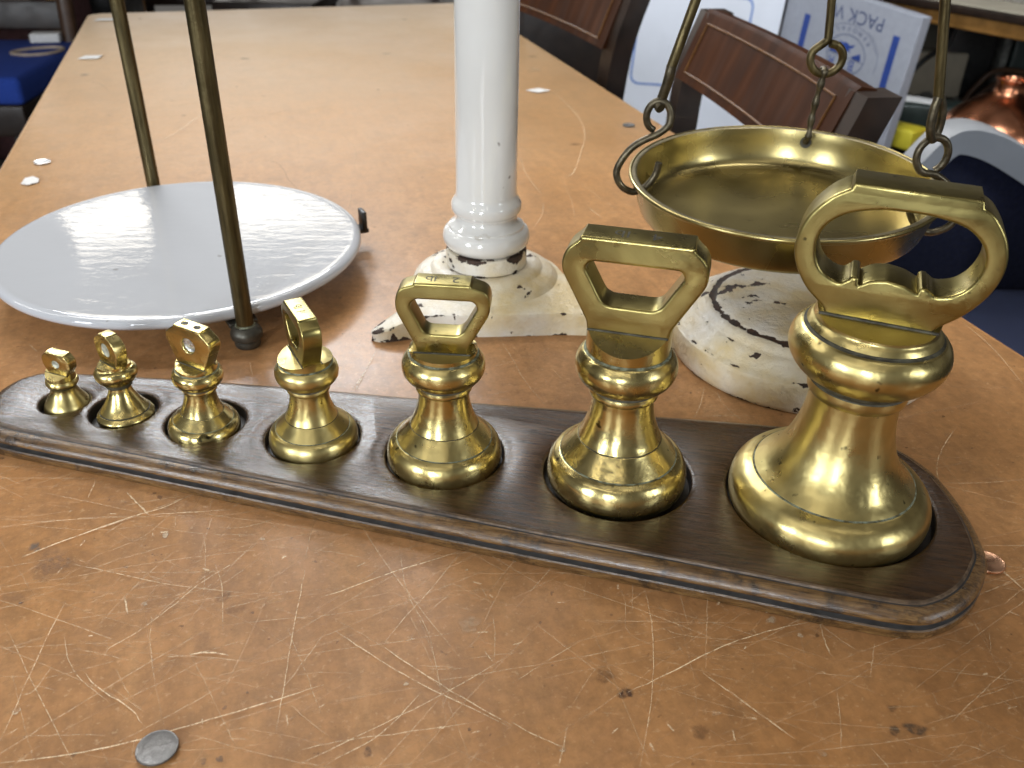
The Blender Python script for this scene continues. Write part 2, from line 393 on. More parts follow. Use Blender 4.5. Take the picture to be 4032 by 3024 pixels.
def box_obj(name, c, s, mat, parent=None, bev=0.003, rot=None):
    bm = bmesh.new(); box(bm, c, s, rot, bev); return from_bm(name, bm, mat, parent)
def tube_obj(name, pts, rad, mat, parent=None, segs=12, closed=False, flat=1.0):
    bm = bmesh.new(); tube(bm, pts, rad, segs, closed, flat); return from_bm(name, bm, mat, parent, angle=60)
def plate2d(name, outline, holes, half, bev, mat, parent=None, res=3):
    """solid plate cut from a 2D outline (u, z) with holes, thickness 2*half along local -y, rounded arrises"""
    cu = bpy.data.curves.new(name + "_c", 'CURVE'); cu.dimensions = '2D'; cu.fill_mode = 'BOTH'
    for loop in [outline] + holes:
        sp = cu.splines.new('POLY'); sp.points.add(len(loop) - 1)
        for p_, (x, y) in zip(sp.points, loop): p_.co = (x, y, 0, 1)
        sp.use_cyclic_u = True
    cu.extrude = half - bev; cu.bevel_depth = bev; cu.bevel_resolution = res; cu.offset = -bev
    tmp = bpy.data.objects.new(name + "_t", cu); COL.objects.link(tmp)
    dg = bpy.context.evaluated_depsgraph_get()
    me = bpy.data.meshes.new_from_object(tmp.evaluated_get(dg))
    bpy.data.objects.remove(tmp); bpy.data.curves.remove(cu)
    me.name = name; me.materials.clear()
    me.transform(Matrix.Rotation(PI / 2, 4, 'X'))
    bm = bmesh.new(); bm.from_mesh(me); bmesh.ops.remove_doubles(bm, verts=bm.verts, dist=1e-6); bm.to_mesh(me); bm.free()
    return link(name, me, mat, parent, True, 40)
def text_mesh(name, body, size, depth, mat, parent, M4, align='CENTER', flipx=False):
    cu = bpy.data.curves.new(name + "_c", 'FONT'); cu.body = body; cu.size = size; cu.extrude = depth
    cu.align_x = align; cu.align_y = 'CENTER'
    tmp = bpy.data.objects.new(name + "_t", cu); COL.objects.link(tmp)
    dg = bpy.context.evaluated_depsgraph_get()
    me = bpy.data.meshes.new_from_object(tmp.evaluated_get(dg))
    bpy.data.objects.remove(tmp); bpy.data.curves.remove(cu)
    me.name = name; me.materials.clear(); me.transform(M4)
    return link(name, me, mat, parent, False)

# ------------------------------------------------------------------ floor
bm = bmesh.new()
bmesh.ops.create_grid(bm, x_segments=1, y_segments=1, size=9.0, matrix=Matrix.Translation((0, 4, -0.75)))
tag(from_bm("floor", bm, FLOOR, None, False), None, None, None, "structure")

# ------------------------------------------------------------------ table
TANG = math.atan2(0.2976, 0.9547)            # width direction of the table top
TROOT = (-0.830, 1.836, 0.0)                 # far left corner
table = thing("work_table", "long worn plywood work table scored with pale scratches, everything stands on it", "table", (TROOT[0], TROOT[1], -0.75), TANG)
TW, TL, TT = 0.757, 2.25, 0.028
def rounded_rect(x0, y0, x1, y1, r, n=6):
    o = []
    for cx_, cy_, a0 in ((x1 - r, y0 + r, -90), (x1 - r, y1 - r, 0), (x0 + r, y1 - r, 90), (x0 + r, y0 + r, 180)):
        for k in range(n + 1):
            a = math.radians(a0 + 90 * k / n); o.append((cx_ + r * math.cos(a), cy_ + r * math.sin(a)))
    return o
def prism(bm, loop, z0, z1, bev=0.0, seg=2):
    lo = [bm.verts.new((x, y, z0)) for x, y in loop]; hi = [bm.verts.new((x, y, z1)) for x, y in loop]
    n = len(loop)
    for k in range(n): bm.faces.new((lo[k], lo[(k + 1) % n], hi[(k + 1) % n], hi[k]))
    bm.faces.new(list(reversed(lo))); t = bm.faces.new(hi)
    if bev: bmesh.ops.bevel(bm, geom=list(t.edges), offset=bev, segments=seg, affect='EDGES', profile=0.5)
bm = bmesh.new(); prism(bm, rounded_rect(0, -TL, TW, 0, 0.018), 0.75 - TT, 0.75, 0.003)
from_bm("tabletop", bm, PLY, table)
bm = bmesh.new()
for c, s_ in (((TW / 2, -0.07, 0.75 - TT - 0.0455), (TW - 0.16, 0.022, 0.09)), ((TW / 2, -TL + 0.07, 0.75 - TT - 0.0455), (TW - 0.16, 0.022, 0.09)),
              ((0.07, -TL / 2, 0.75 - TT - 0.0455), (0.022, TL - 0.17, 0.09)), ((TW - 0.07, -TL / 2, 0.75 - TT - 0.0455), (0.022, TL - 0.17, 0.09))):
    box(bm, c, s_)
from_bm("apron", bm, WOOD_DARK, table, False)
for x in (0.07, TW - 0.07):
    for y in (-0.07, -TL + 0.07):
        box_obj("leg", (x, y, 0.36), (0.06, 0.06, 0.7199), WOOD_DARK, table, 0.003)
SCRATCHES = [([(-0.2413,0.3292),(-0.2280,0.3406),(-0.2126,0.3517),(-0.1915,0.3662)],0.5,0.9),
 ([(-0.2173,0.3266),(-0.1959,0.3216),(-0.1614,0.3131),(-0.1247,0.3087)],0.4,0.6),
 ([(-0.1757,0.2682),(-0.1750,0.2741),(-0.1662,0.2837),(-0.1553,0.3011),(-0.1476,0.3150),(-0.1367,0.3281),(-0.1281,0.3436)],0.4,0.7),
 ([(-0.1662,0.2837),(-0.1533,0.3087),(-0.1381,0.3330)],0.3,0.4),
 ([(-0.1952,0.2158),(-0.1701,0.2200),(-0.1456,0.2273),(-0.1209,0.2372),(-0.0952,0.2481),(-0.0774,0.2562)],0.55,0.9),
 ([(-0.2288,0.2876),(-0.1986,0.2521),(-0.1652,0.2149)],0.35,0.55),
 ([(-0.2069,0.3027),(-0.2048,0.2720),(-0.2011,0.2392),(-0.1997,0.2250)],0.4,0.7),
 ([(-0.1981,0.2802),(-0.1899,0.2659),(-0.1793,0.2550),(-0.1635,0.2447)],0.35,0.5),
 ([(-0.1818,0.2611),(-0.1710,0.2516),(-0.1550,0.2426),(-0.1470,0.2349)],0.5,0.75),
 ([(-0.1391,0.2708),(-0.1314,0.2723),(-0.1219,0.2708)],0.9,0.8),
 ([(-0.1488,0.2693),(-0.1409,0.2700)],0.4,0.6),
 ([(-0.0891,0.3066),(-0.0790,0.3115),(-0.0563,0.3247),(-0.0243,0.3405)],0.5,0.9),
 ([(-0.0242,0.3397),(-0.0361,0.3150),(-0.0464,0.2967),(-0.0564,0.2758)],0.35,0.6),
 ([(-0.0997,0.3259),(-0.0986,0.3102),(-0.0964,0.2801),(-0.0941,0.2558),(-0.0921,0.2307)],0.4,0.7),
 ([(-0.0778,0.2860),(-0.0601,0.2730),(-0.0382,0.2584),(0.0028,0.2362)],0.5,0.75),
 ([(-0.0546,0.2771),(-0.0433,0.2683),(-0.0180,0.2505),(0.0028,0.2373)],0.5,0.7),
 ([(-0.0816,0.2167),(-0.0544,0.2337),(-0.0278,0.2514),(0.0024,0.2746)],0.4,0.75),
 ([(-0.0700,0.2170),(-0.0496,0.2328),(-0.0357,0.2530)],0.45,0.7),
 ([(-0.0822,0.2235),(-0.0674,0.2280),(-0.0449,0.2323),(-0.0088,0.2392)],0.4,0.65),
 ([(-0.1318,0.2874),(-0.1055,0.2923),(-0.0744,0.2974),(0.0019,0.3160)],0.25,0.5),
 ([(-0.1123,0.2653),(-0.0807,0.2738),(-0.0508,0.2799),(-0.0201,0.2875)],0.3,0.5),
 ([(-0.2417,0.3093),(-0.2117,0.3163),(-0.1713,0.3288),(-0.1055,0.3425)],0.25,0.5),
 ([(-0.1570,0.3498),(-0.1507,0.3327),(-0.1433,0.3044)],0.3,0.55),
 ([(-0.1447,0.3279),(-0.1367,0.3122),(-0.1284,0.2847)],0.35,0.6),
 ([(-0.1625,0.2908),(-0.1591,0.2785),(-0.1491,0.2557)],0.3,0.5),
 ([(-0.2059,0.2883),(-0.1708,0.2963),(-0.1307,0.3063),(-0.0705,0.3140)],0.25,0.4),
 ([(-0.0569,0.3492),(-0.0480,0.3115),(-0.0343,0.2817),(-0.0238,0.2367)],0.3,0.5),
 ([(-0.0709,0.3470),(-0.0450,0.3041),(-0.0287,0.2636)],0.22,0.35),
 ([(-0.1003,0.2882),(-0.0865,0.2622),(-0.0755,0.2410)],0.3,0.5),
 ([(-0.1805,0.3049),(-0.1748,0.2940)],0.9,0.6),
 ([(-0.0897,0.2407),(-0.0878,0.2346)],0.5,0.6),
 ([(-0.2625,0.3511),(-0.2299,0.3585),(-0.1590,0.3644)],0.3,0.5),
 ([(-0.2556,0.3540),(-0.2146,0.3507),(-0.1807,0.3563)],0.25,0.45),
 ([(-0.0137,0.2863),(-0.0085,0.2871)],0.8,0.7),
 ([(-0.0097,0.2756),(-0.0059,0.2699)],0.5,0.7),
 ([(-0.1878,0.2802),(-0.1851,0.2800)],0.8,0.7),
 ([(-0.2182,0.3185),(-0.2177,0.3229)],0.7,0.7),
 ([(-0.2031,0.2472),(-0.1975,0.2497),(-0.1957,0.2632)],0.35,0.5),
 ([(-0.0749,0.3274),(-0.0708,0.3308)],0.6,0.6),
 ([(-0.1724,0.3007),(-0.1433,0.3120),(-0.1321,0.3366),(-0.1185,0.3637)],0.25,0.45),
 ([(-0.1659,0.2412),(-0.1462,0.2558),(-0.1304,0.2687),(-0.1170,0.2677)],0.3,0.45),
 ([(-0.1986,0.2282),(-0.1955,0.2316)],0.5,0.6),
 ([(0.0517,0.2552),(0.0731,0.2674),(0.0958,0.2810),(0.1190,0.2911),(0.1409,0.2974)],0.5,0.85),
 ([(0.0025,0.2588),(0.0177,0.2711),(0.0336,0.2834)],0.35,0.6),
 ([(0.0658,0.3178),(0.0664,0.2954),(0.0642,0.2684),(0.0590,0.2419),(0.0527,0.2197)],0.35,0.65),
 ([(0.0851,0.2664),(0.0960,0.2556),(0.1078,0.2431),(0.1169,0.2339)],0.9,0.55),
 ([(0.1448,0.2960),(0.1441,0.2863),(0.1445,0.2769)],0.6,0.6),
 ([(0.1451,0.2953),(0.1516,0.2865),(0.1563,0.2816)],0.35,0.5),
 ([(0.0712,0.2913),(0.0813,0.2874),(0.1050,0.2853)],0.35,0.5),
 ([(0.0536,0.3190),(0.0558,0.3068),(0.0551,0.2895),(0.0686,0.2789)],0.25,0.4),
 ([(0.0569,0.3068),(0.0667,0.3162)],0.3,0.5),
 ([(0.0027,0.2389),(0.0140,0.2321),(0.0250,0.2270)],0.5,0.55),
 ([(0.0254,0.2378),(0.0231,0.2269),(0.0210,0.2190)],0.5,0.5),
 ([(0.1763,0.2304),(0.1855,0.2322),(0.1932,0.2287)],0.3,0.45),
 ([(0.2439,0.3509),(0.2465,0.3356),(0.2511,0.3205)],1.1,0.55),
 ([(0.0483,0.2838),(0.0768,0.2928),(0.0987,0.2963)],0.2,0.35),
 ([(0.0924,0.2377),(0.0926,0.2317)],0.8,0.5),
 ([(0.0789,0.3074),(0.0810,0.2663),(0.0791,0.2424)],0.18,0.3),
 ([(0.1566,0.2759),(0.1793,0.2818),(0.2009,0.2836)],0.2,0.25),
 ([(0.0023,0.2799),(0.0070,0.2814)],0.5,0.6),
 ([(0.0410,1.3079),(0.0608,1.2487),(0.0791,1.1565),(0.0822,1.0810),(0.0729,1.0069),(0.0607,0.9356),(0.0487,0.9237)],1,0.75),
 ([(0.0052,0.9855),(0.0094,0.9376),(0.0189,0.8937),(0.0272,0.8665)],0.8,0.45),
 ([(0.0275,0.8444),(0.0254,0.8109),(0.0162,0.7753)],0.8,0.35),
 ([(-0.1762,0.8706),(-0.1292,0.8688),(-0.0677,0.8793)],0.6,0.55),
 ([(-0.1651,0.8690),(-0.1589,0.8130)],0.5,0.4),
 ([(-0.2102,1.0673),(-0.1841,1.0075),(-0.1711,0.9215)],0.4,0.35),
 ([(0.0710,0.8340),(0.0824,0.8059)],1,0.5),
 ([(-0.1180,0.9506),(-0.0953,0.9415),(-0.0707,0.9225)],0.5,0.45),
 ([(-0.0901,0.8336),(-0.0581,0.7828)],0.5,0.4),
 ([(0.0471,0.9246),(0.0553,0.8547),(0.0564,0.7850)],0.4,0.4),
 ([(0.0740,0.8829),(0.0978,0.8313)],0.4,0.4),
 ([(0.0033,0.8137),(0.0552,0.8186),(0.1148,0.8219)],0.4,0.35),
 ([(0.0450,0.9607),(0.0877,0.8566)],0.35,0.3),
 ([(-0.2138,1.5255),(-0.1532,1.4729),(-0.1043,1.4018)],0.5,0.25),
 ([(0.2760,0.4614),(0.2625,0.4445),(0.2509,0.4269),(0.2451,0.4134),(0.2435,0.4061)],0.5,0.7),
 ([(0.2447,0.4047),(0.2641,0.4051),(0.2932,0.4089)],0.35,0.6),
 ([(0.3392,0.6062),(0.3446,0.5658),(0.3429,0.5130)],0.6,0.4),
 ([(0.1270,0.5030),(0.1201,0.4804),(0.1138,0.4660)],0.4,0.6),
 ([(0.1345,0.4994),(0.1354,0.4827),(0.1448,0.4619)],0.4,0.55),
 ([(0.1151,0.4678),(0.1367,0.4694),(0.1611,0.4699)],0.35,0.5),
 ([(-0.0952,0.5459),(-0.0991,0.5142),(-0.1042,0.4887)],0.7,0.55),
 ([(-0.0991,0.5142),(-0.1016,0.4907)],1,0.45),
 ([(-0.0102,0.5674),(-0.0010,0.5388),(0.0096,0.5044),(0.0222,0.4768)],0.35,0.6),
 ([(-0.0269,0.5210),(-0.0114,0.5257),(0.0097,0.5392)],0.35,0.45),
 ([(-0.0281,0.4841),(-0.0105,0.4903),(-0.0005,0.4944)],0.3,0.4),
 ([(-0.0033,0.5518),(0.0204,0.5354)],0.2,0.3),
 ([(-0.1246,0.5721),(-0.1083,0.5751)],0.4,0.5),
 ([(-0.0255,0.5599),(-0.0010,0.5431),(0.0257,0.5335)],0.2,0.35),
 ([(-0.2410,0.3303),(-0.2256,0.3426),(-0.2027,0.3595),(-0.1858,0.3692),(-0.1733,0.3811)],0.55,0.85),
 ([(-0.2087,0.3821),(-0.2005,0.3741),(-0.1899,0.3638)],1,0.7),
 ([(-0.1899,0.3638),(-0.1720,0.3663),(-0.1481,0.3693)],0.5,0.7),
 ([(-0.1966,0.3636),(-0.1863,0.3705),(-0.1731,0.3805)],0.35,0.6),
 ([(-0.2069,0.3706),(-0.1916,0.3758),(-0.1740,0.3807)],0.35,0.55),
 ([(-0.2626,0.3514),(-0.2401,0.3565),(-0.2168,0.3610),(-0.1922,0.3631)],0.3,0.5),
 ([(-0.2275,0.3767),(-0.2286,0.3857),(-0.2297,0.3928)],0.6,0.6),
 ([(-0.2158,0.3387),(-0.2150,0.3435)],0.7,0.7),
 ([(-0.1516,0.3547),(-0.1392,0.3551),(-0.1241,0.3619)],0.5,0.5),
 ([(-0.1792,0.3501),(-0.1753,0.3508)],1.4,0.6),
 ([(-0.2010,0.3596),(-0.1805,0.3538),(-0.1543,0.3496),(-0.1213,0.3500)],0.25,0.5),
 ([(-0.1539,0.3322),(-0.1557,0.3546),(-0.1567,0.3635)],0.3,0.5),
 ([(-0.1023,0.3587),(-0.1014,0.3338)],0.35,0.55),
 ([(-0.2047,0.3314),(-0.1865,0.3474),(-0.1773,0.3695)],0.3,0.4),
 ([(-0.2664,0.3589),(-0.2504,0.3607),(-0.2293,0.3665)],0.25,0.4),
 ([(-0.2640,0.3860),(-0.2486,0.3951),(-0.2398,0.3998)],0.25,0.4),
 ([(-0.3841,0.5954),(-0.3823,0.6058),(-0.3793,0.6192)],0.5,0.5),
 ([(-0.3379,0.5438),(-0.3272,0.5323)],0.5,0.5),
 ([(-0.2587,0.5223),(-0.2539,0.5352),(-0.2479,0.5486)],0.3,0.5),
 ([(-0.1783,0.5234),(-0.1711,0.5034)],0.5,0.4),
 ([(-0.4113,1.0222),(-0.4042,1.0603),(-0.4007,1.1075),(-0.3990,1.1397)],1,0.55),
 ([(-0.4591,0.9559),(-0.4346,0.9940),(-0.4251,1.0063)],0.8,0.3),
 ([(-0.6101,1.3000),(-0.5860,1.2837),(-0.5582,1.2462)],1,0.4),
 ([(-0.2725,1.0630),(-0.2425,1.0336),(-0.2237,1.0197)],0.8,0.3)]
DARK_LINES = [([(-0.3166,1.1421),(-0.3066,1.1539),(-0.2928,1.1722)],1.6,0.45),
 ([(-0.3114,1.1410),(-0.2973,1.1435)],1.3,0.4),
 ([(-0.4160,0.9575),(-0.4108,0.9689)],1.6,0.5),
 ([(-0.3558,1.1107),(-0.3521,1.1322)],1.3,0.3),
 ([(-0.3402,1.0615),(-0.3306,1.0667)],1.3,0.35),
 ([(-0.2781,0.9592),(-0.2612,0.9522),(-0.2471,0.9270),(-0.2356,0.8978),(-0.2159,0.8615)],0.9,0.5),
 ([(-0.3818,1.1824),(-0.3669,1.1720)],1.2,0.3),
 ([(-0.1362,0.7419),(-0.1088,0.7650),(-0.0734,0.7956)],0.35,0.5),
 ([(-0.1588,0.7699),(-0.1496,0.7741)],0.5,0.5),
 ([(-0.1312,0.8044),(-0.1169,0.8072)],0.4,0.4)]
STAINS = [(0.0507,0.2551,0.0037,"d",0.8),
 (0.1591,0.2392,0.0029,"k",0.5),
 (0.1683,0.2400,0.0043,"k",0.55),
 (0.1619,0.2501,0.0024,"k",0.35),
 (0.0426,0.2641,0.0040,"d",0.3),
 (0.0791,0.2368,0.0047,"d",0.3),
 (0.1229,0.2986,0.0022,"p",0.6),
 (0.1339,0.2894,0.0017,"p",0.6),
 (0.0231,0.2269,0.0015,"p",0.7),
 (0.0874,0.2460,0.0017,"p",0.35),
 (0.1264,0.2277,0.0019,"p",0.35),
 (-0.1345,0.3062,0.0037,"d",0.25),
 (-0.1266,0.2992,0.0049,"d",0.22),
 (-0.1356,0.2791,0.0062,"d",0.18),
 (-0.2384,0.3378,0.0030,"k",0.5),
 (-0.2244,0.3273,0.0113,"d",0.35),
 (-0.1112,0.2197,0.0016,"k",0.5),
 (-0.1172,0.2186,0.0016,"k",0.45),
 (-0.0540,0.2241,0.0020,"d",0.6),
 (-0.2004,0.2398,0.0019,"p",0.8),
 (-0.1763,0.3487,0.0021,"p",0.8),
 (-0.1260,0.3471,0.0011,"p",0.8),
 (-0.0426,0.2577,0.0012,"p",0.7),
 (-0.0171,0.2918,0.0053,"p",0.3),
 (-0.0428,0.2828,0.0007,"p",0.7),
 (-0.1697,0.3007,0.0015,"p",0.6),
 (-0.2323,0.3035,0.0054,"d",0.2),
 (0.0695,1.0435,0.0073,"d",0.45),
 (-0.2224,1.8425,0.0074,"k",0.5),
 (-0.2158,1.5253,0.0070,"k",0.5),
 (-0.1960,1.2860,0.0030,"k",0.6),
 (0.0225,1.5261,0.0076,"k",0.4),
 (-0.1290,0.7733,0.0020,"k",0.4),
 (-0.0986,0.9144,0.0015,"k",0.4),
 (0.0247,1.4288,0.0144,"q",0.35),
 (-0.4322,1.4677,0.0076,"k",0.55),
 (-0.6304,1.3383,0.0083,"k",0.5),
 (-0.3949,1.2859,0.0017,"k",0.8),
 (-0.4565,1.7596,0.0020,"k",0.7),
 (-0.3450,1.2378,0.0037,"k",0.4),
 (-0.2963,1.0474,0.0014,"k",0.8),
 (-0.4311,1.0107,0.0016,"k",0.6),
 (-0.5126,1.1277,0.0019,"k",0.35),
 (-0.4208,1.1344,0.0038,"k",0.3),
 (-0.4592,1.2025,0.0036,"k",0.3),
 (-0.3806,0.8939,0.0016,"p",0.5),
 (-0.7149,1.7907,0.0039,"p",0.9),
 (0.2732,0.4743,0.0010,"d",0.8)]

Ti = Matrix.Translation((TROOT[0], TROOT[1], 0)) @ Matrix.Rotation(TANG, 4, 'Z'); Ti.invert()
def mark_mesh(name, strips, discs, parent, z0):
    verts = []; faces = []; cols = []
    def v(x, y, z, c):
        p = Ti @ Vector((x, y, 0)); verts.append((p.x, p.y, 0.75 + z)); cols.append(c); return len(verts) - 1
    for k, (pts, w, a, col) in enumerate(strips):
        c_ = catmull(pts, 5) if len(pts) > 2 else catmull([pts[0], tuple((p + q) / 2 for p, q in zip(*pts)), pts[1]], 4)
        n = len(c_); prev = None; z = z0 + 0.00055 + 0.000012 * (k % 40)
        for i, p in enumerate(c_):
            a_ = c_[max(0, i - 1)]; b_ = c_[min(n - 1, i + 1)]
            dx, dy = b_[0] - a_[0], b_[1] - a_[1]; l = math.hypot(dx, dy) or 1
            t = i / (n - 1); ta = min(1, 5 * t + 0.15, 5 * (1 - t) + 0.15); ww = w * (0.35 + 0.65 * ta) * (0.75 + 0.5 * random.random()) * 0.5
            jx, jy = random.gauss(0, 0.00012), random.gauss(0, 0.00012)
            ox, oy = -dy / l * ww, dx / l * ww
            al_ = a * (0.4 + 0.6 * ta)
            cur = (v(p[0] + ox * 2 + jx, p[1] + oy * 2 + jy, z, (*col, 0)), v(p[0] + ox + jx, p[1] + oy + jy, z, (*col, al_)), v(p[0] - ox + jx, p[1] - oy + jy, z, (*col, al_)), v(p[0] - ox * 2 + jx, p[1] - oy * 2 + jy, z, (*col, 0)))
            if prev:
                for q in range(3): faces.append((prev[q], prev[q + 1], cur[q + 1], cur[q]))
            prev = cur
    for k, (x, y, r, col, a, soft) in enumerate(discs):
        z = z0 + 0.00001 * (k % 50); n = 20; ph = [random.uniform(0, 6.28) for _ in range(3)]
        sx, sy_ = random.uniform(0.8, 1.25), random.uniform(0.8, 1.25)
        c0 = v(x, y, z, (*col, a)); r1 = []; r2_ = []
        for q in range(n):
            t = 2 * PI * q / n; rr = r * (1 + 0.16 * math.sin(2 * t + ph[0]) + 0.12 * math.sin(3 * t + ph[1]) + 0.08 * math.sin(5 * t + ph[2]))
            r1.append(v(x + rr * (1 - soft) * sx * math.cos(t), y + rr * (1 - soft) * sy_ * math.sin(t), z, (*col, a)))
            r2_.append(v(x + rr * sx * math.cos(t), y + rr * sy_ * math.sin(t), z, (*col, 0)))
        for q in range(n):
            faces.append((c0, r1[q], r1[(q + 1) % n])); faces.append((r1[q], r2_[q], r2_[(q + 1) % n], r1[(q + 1) % n]))
    me = bpy.data.meshes.new(name); me.from_pydata(verts, [], faces)
    ca = me.color_attributes.new("mark", 'FLOAT_COLOR', 'POINT')
    for i, c in enumerate(cols): ca.data[i].color = c
    o = link(name, me, MARK, parent, False); return o
PALE = (0.92, 0.72, 0.46); LINE = (0.10, 0.07, 0.05)
strips = [(p, w * 0.00056, min(1.0, a * 1.15), PALE) for p, w, a in SCRATCHES]
strips += [(p, w * 0.0005, a, LINE) for p, w, a in DARK_LINES]
rs = random.Random(21)
def rnd_scratch(n, x0, x1, y0, y1, lmin, lmax, wmax, amax, ang=None):
    for _ in range(n):
        x, y = rs.uniform(x0, x1), rs.uniform(y0, y1); l = rs.uniform(lmin, lmax) * rs.random() ** 0.7
        t = rs.gauss(0.25, 0.5) if rs.random() < 0.65 else rs.uniform(0, PI)
        cv = rs.gauss(0, 0.07)
        pts = [(x + l * (u - 0.5) * math.cos(t + cv * (u - 0.5)), y + l * (u - 0.5) * math.sin(t + cv * (u - 0.5))) for u in (0, 0.33, 0.66, 1)]
        strips.append((pts, rs.uniform(0.00008, wmax), rs.uniform(0.12, amax), PALE))
rnd_scratch(900, -0.40, 0.36, 0.18, 0.42, 0.010, 0.16, 0.00024, 0.48)
rnd_scratch(330, -0.36, 0.30, 0.40, 0.75, 0.01, 0.10, 0.00022, 0.36)
rnd_scratch(60, -0.45, 0.20, 0.75, 1.3, 0.03, 0.15, 0.0004, 0.25)
for _ in range(90):                         # short pale nicks and chips
    x, y = rs.uniform(-0.34, 0.34), rs.uniform(0.2, 0.46); l = rs.uniform(0.001, 0.005); t = rs.uniform(0, PI)
    strips.append(([(x, y), (x + l * math.cos(t), y + l * math.sin(t))], rs.uniform(0.0002, 0.0007), rs.uniform(0.3, 0.8), PALE))
SC = {'d': (0.075, 0.030, 0.014), 'k': (0.060, 0.052, 0.042), 'p': (0.60, 0.46, 0.30), 'q': (0.55, 0.42, 0.25)}
discs = [(x, y, r, SC[c], a, 0.75 if r > 0.006 else 0.35) for x, y, r, c, a in STAINS]
for _ in range(110):
    discs.append((rs.uniform(-0.4, 0.38), rs.uniform(0.2, 0.8), rs.uniform(0.0004, 0.0013), SC[rs.choice('dkd')], rs.uniform(0.3, 0.7), 0.4))
for _ in range(26):
    discs.append((rs.uniform(-0.4, 0.38), rs.uniform(0.2, 0.45), rs.uniform(0.010, 0.030), SC[rs.choice('ddk')], rs.uniform(0.05, 0.13), 0.95))
mark_mesh("surface_wear", strips, discs, table, 0.00025)

# ------------------------------------------------------------------ board with seven round recesses
outer = [(-0.2942, 0.4148), (-0.21, 0.3920), (-0.126, 0.3692), (-0.06, 0.3513), (0.0018, 0.3345), (0.055, 0.3205), (0.1099, 0.3061), (0.150, 0.2950), (0.1816, 0.2882),
         (0.1984, 0.2915), (0.2142, 0.3015), (0.2260, 0.3150), (0.2344, 0.3298), (0.2385, 0.357), (0.2375, 0.385), (0.2330, 0.404), (0.2220, 0.4215), (0.203, 0.4325), (0.175, 0.4395), (0.1535, 0.4437),
         (0.0925, 0.4505), (0.02, 0.4580), (-0.0565, 0.4655), (-0.12, 0.4735), (-0.1745, 0.4790), (-0.2305, 0.4840), (-0.290, 0.4872), (-0.3050, 0.4825), (-0.3130, 0.4735), (-0.3165, 0.4600), (-0.3160, 0.4430), (-0.3100, 0.4270)]
BANG = -0.2079
BC = (-0.045, 0.405)
wl_ = []
for x, y in catmull(outer, 5, True):
    dx, dy = x - BC[0], y - BC[1]
    wl_.append((dx * math.cos(-BANG) - dy * math.sin(-BANG), dx * math.sin(-BANG) + dy * math.cos(-BANG)))
def inset(loop, d):
    n = len(loop); o = []
    for i in range(n):
        a, b = loop[i - 1], loop[(i + 1) % n]; dx, dy = b[0] - a[0], b[1] - a[1]; l = math.hypot(dx, dy)
        o.append((loop[i][0] - dy / l * d, loop[i][1] + dx / l * d))
    return o
area = sum(a[0] * b[1] - b[0] * a[1] for a, b in zip(wl_, wl_[1:] + wl_[:1]))
if area < 0: wl_.reverse()
BZ = 0.0160
prof = [(0.0003, 0.0, 1), (0.0, 0.0006, 1), (0.0, 0.0046, 1), (0.0005, 0.0054, 3), (0.0022, 0.0060, 2), (0.0028, 0.0066, 2), (0.0024, 0.0072, 2), (0.0012, 0.0077, 1), (0.0004, 0.0088, 1), (0.0003, 0.0100, 1),
        (0.0010, 0.0116, 1), (0.0024, 0.0130, 1), (0.0044, 0.0140, 1), (0.0064, 0.0144, 1), (0.0072, 0.0145, 2), (0.0076, 0.0155, 3), (0.0086, BZ, 3), (0.0097, BZ, 0)]
bm = bmesh.new(); rings = []
for d, z, mi in prof: rings.append([bm.verts.new((x, y, z)) for x, y in inset(wl_, d)])
n = len(wl_)
for i in range(len(rings) - 1):
    for k in range(n):
        f = bm.faces.new((rings[i][k], rings[i][(k + 1) % n], rings[i + 1][(k + 1) % n], rings[i + 1][k])); f.material_index = prof[i + 1][2]
bm.faces.new(list(reversed(rings[0]))).material_index = 1
bm.faces.new(rings[-1]).material_index = 0
BMATS = [BOARD_TOP, BOARD_EDGE, BOARD_GROOVE, BOARD_LIP, BOARD_HOLE]
board = from_bm("weight_board", bm, BMATS, None, True, 40)
board.location = (BC[0], BC[1], 0.0003); board.rotation_euler = (0, 0, BANG)
tag(board, "long dark stained tapering wooden board with moulded edge holding seven brass weights", "board")
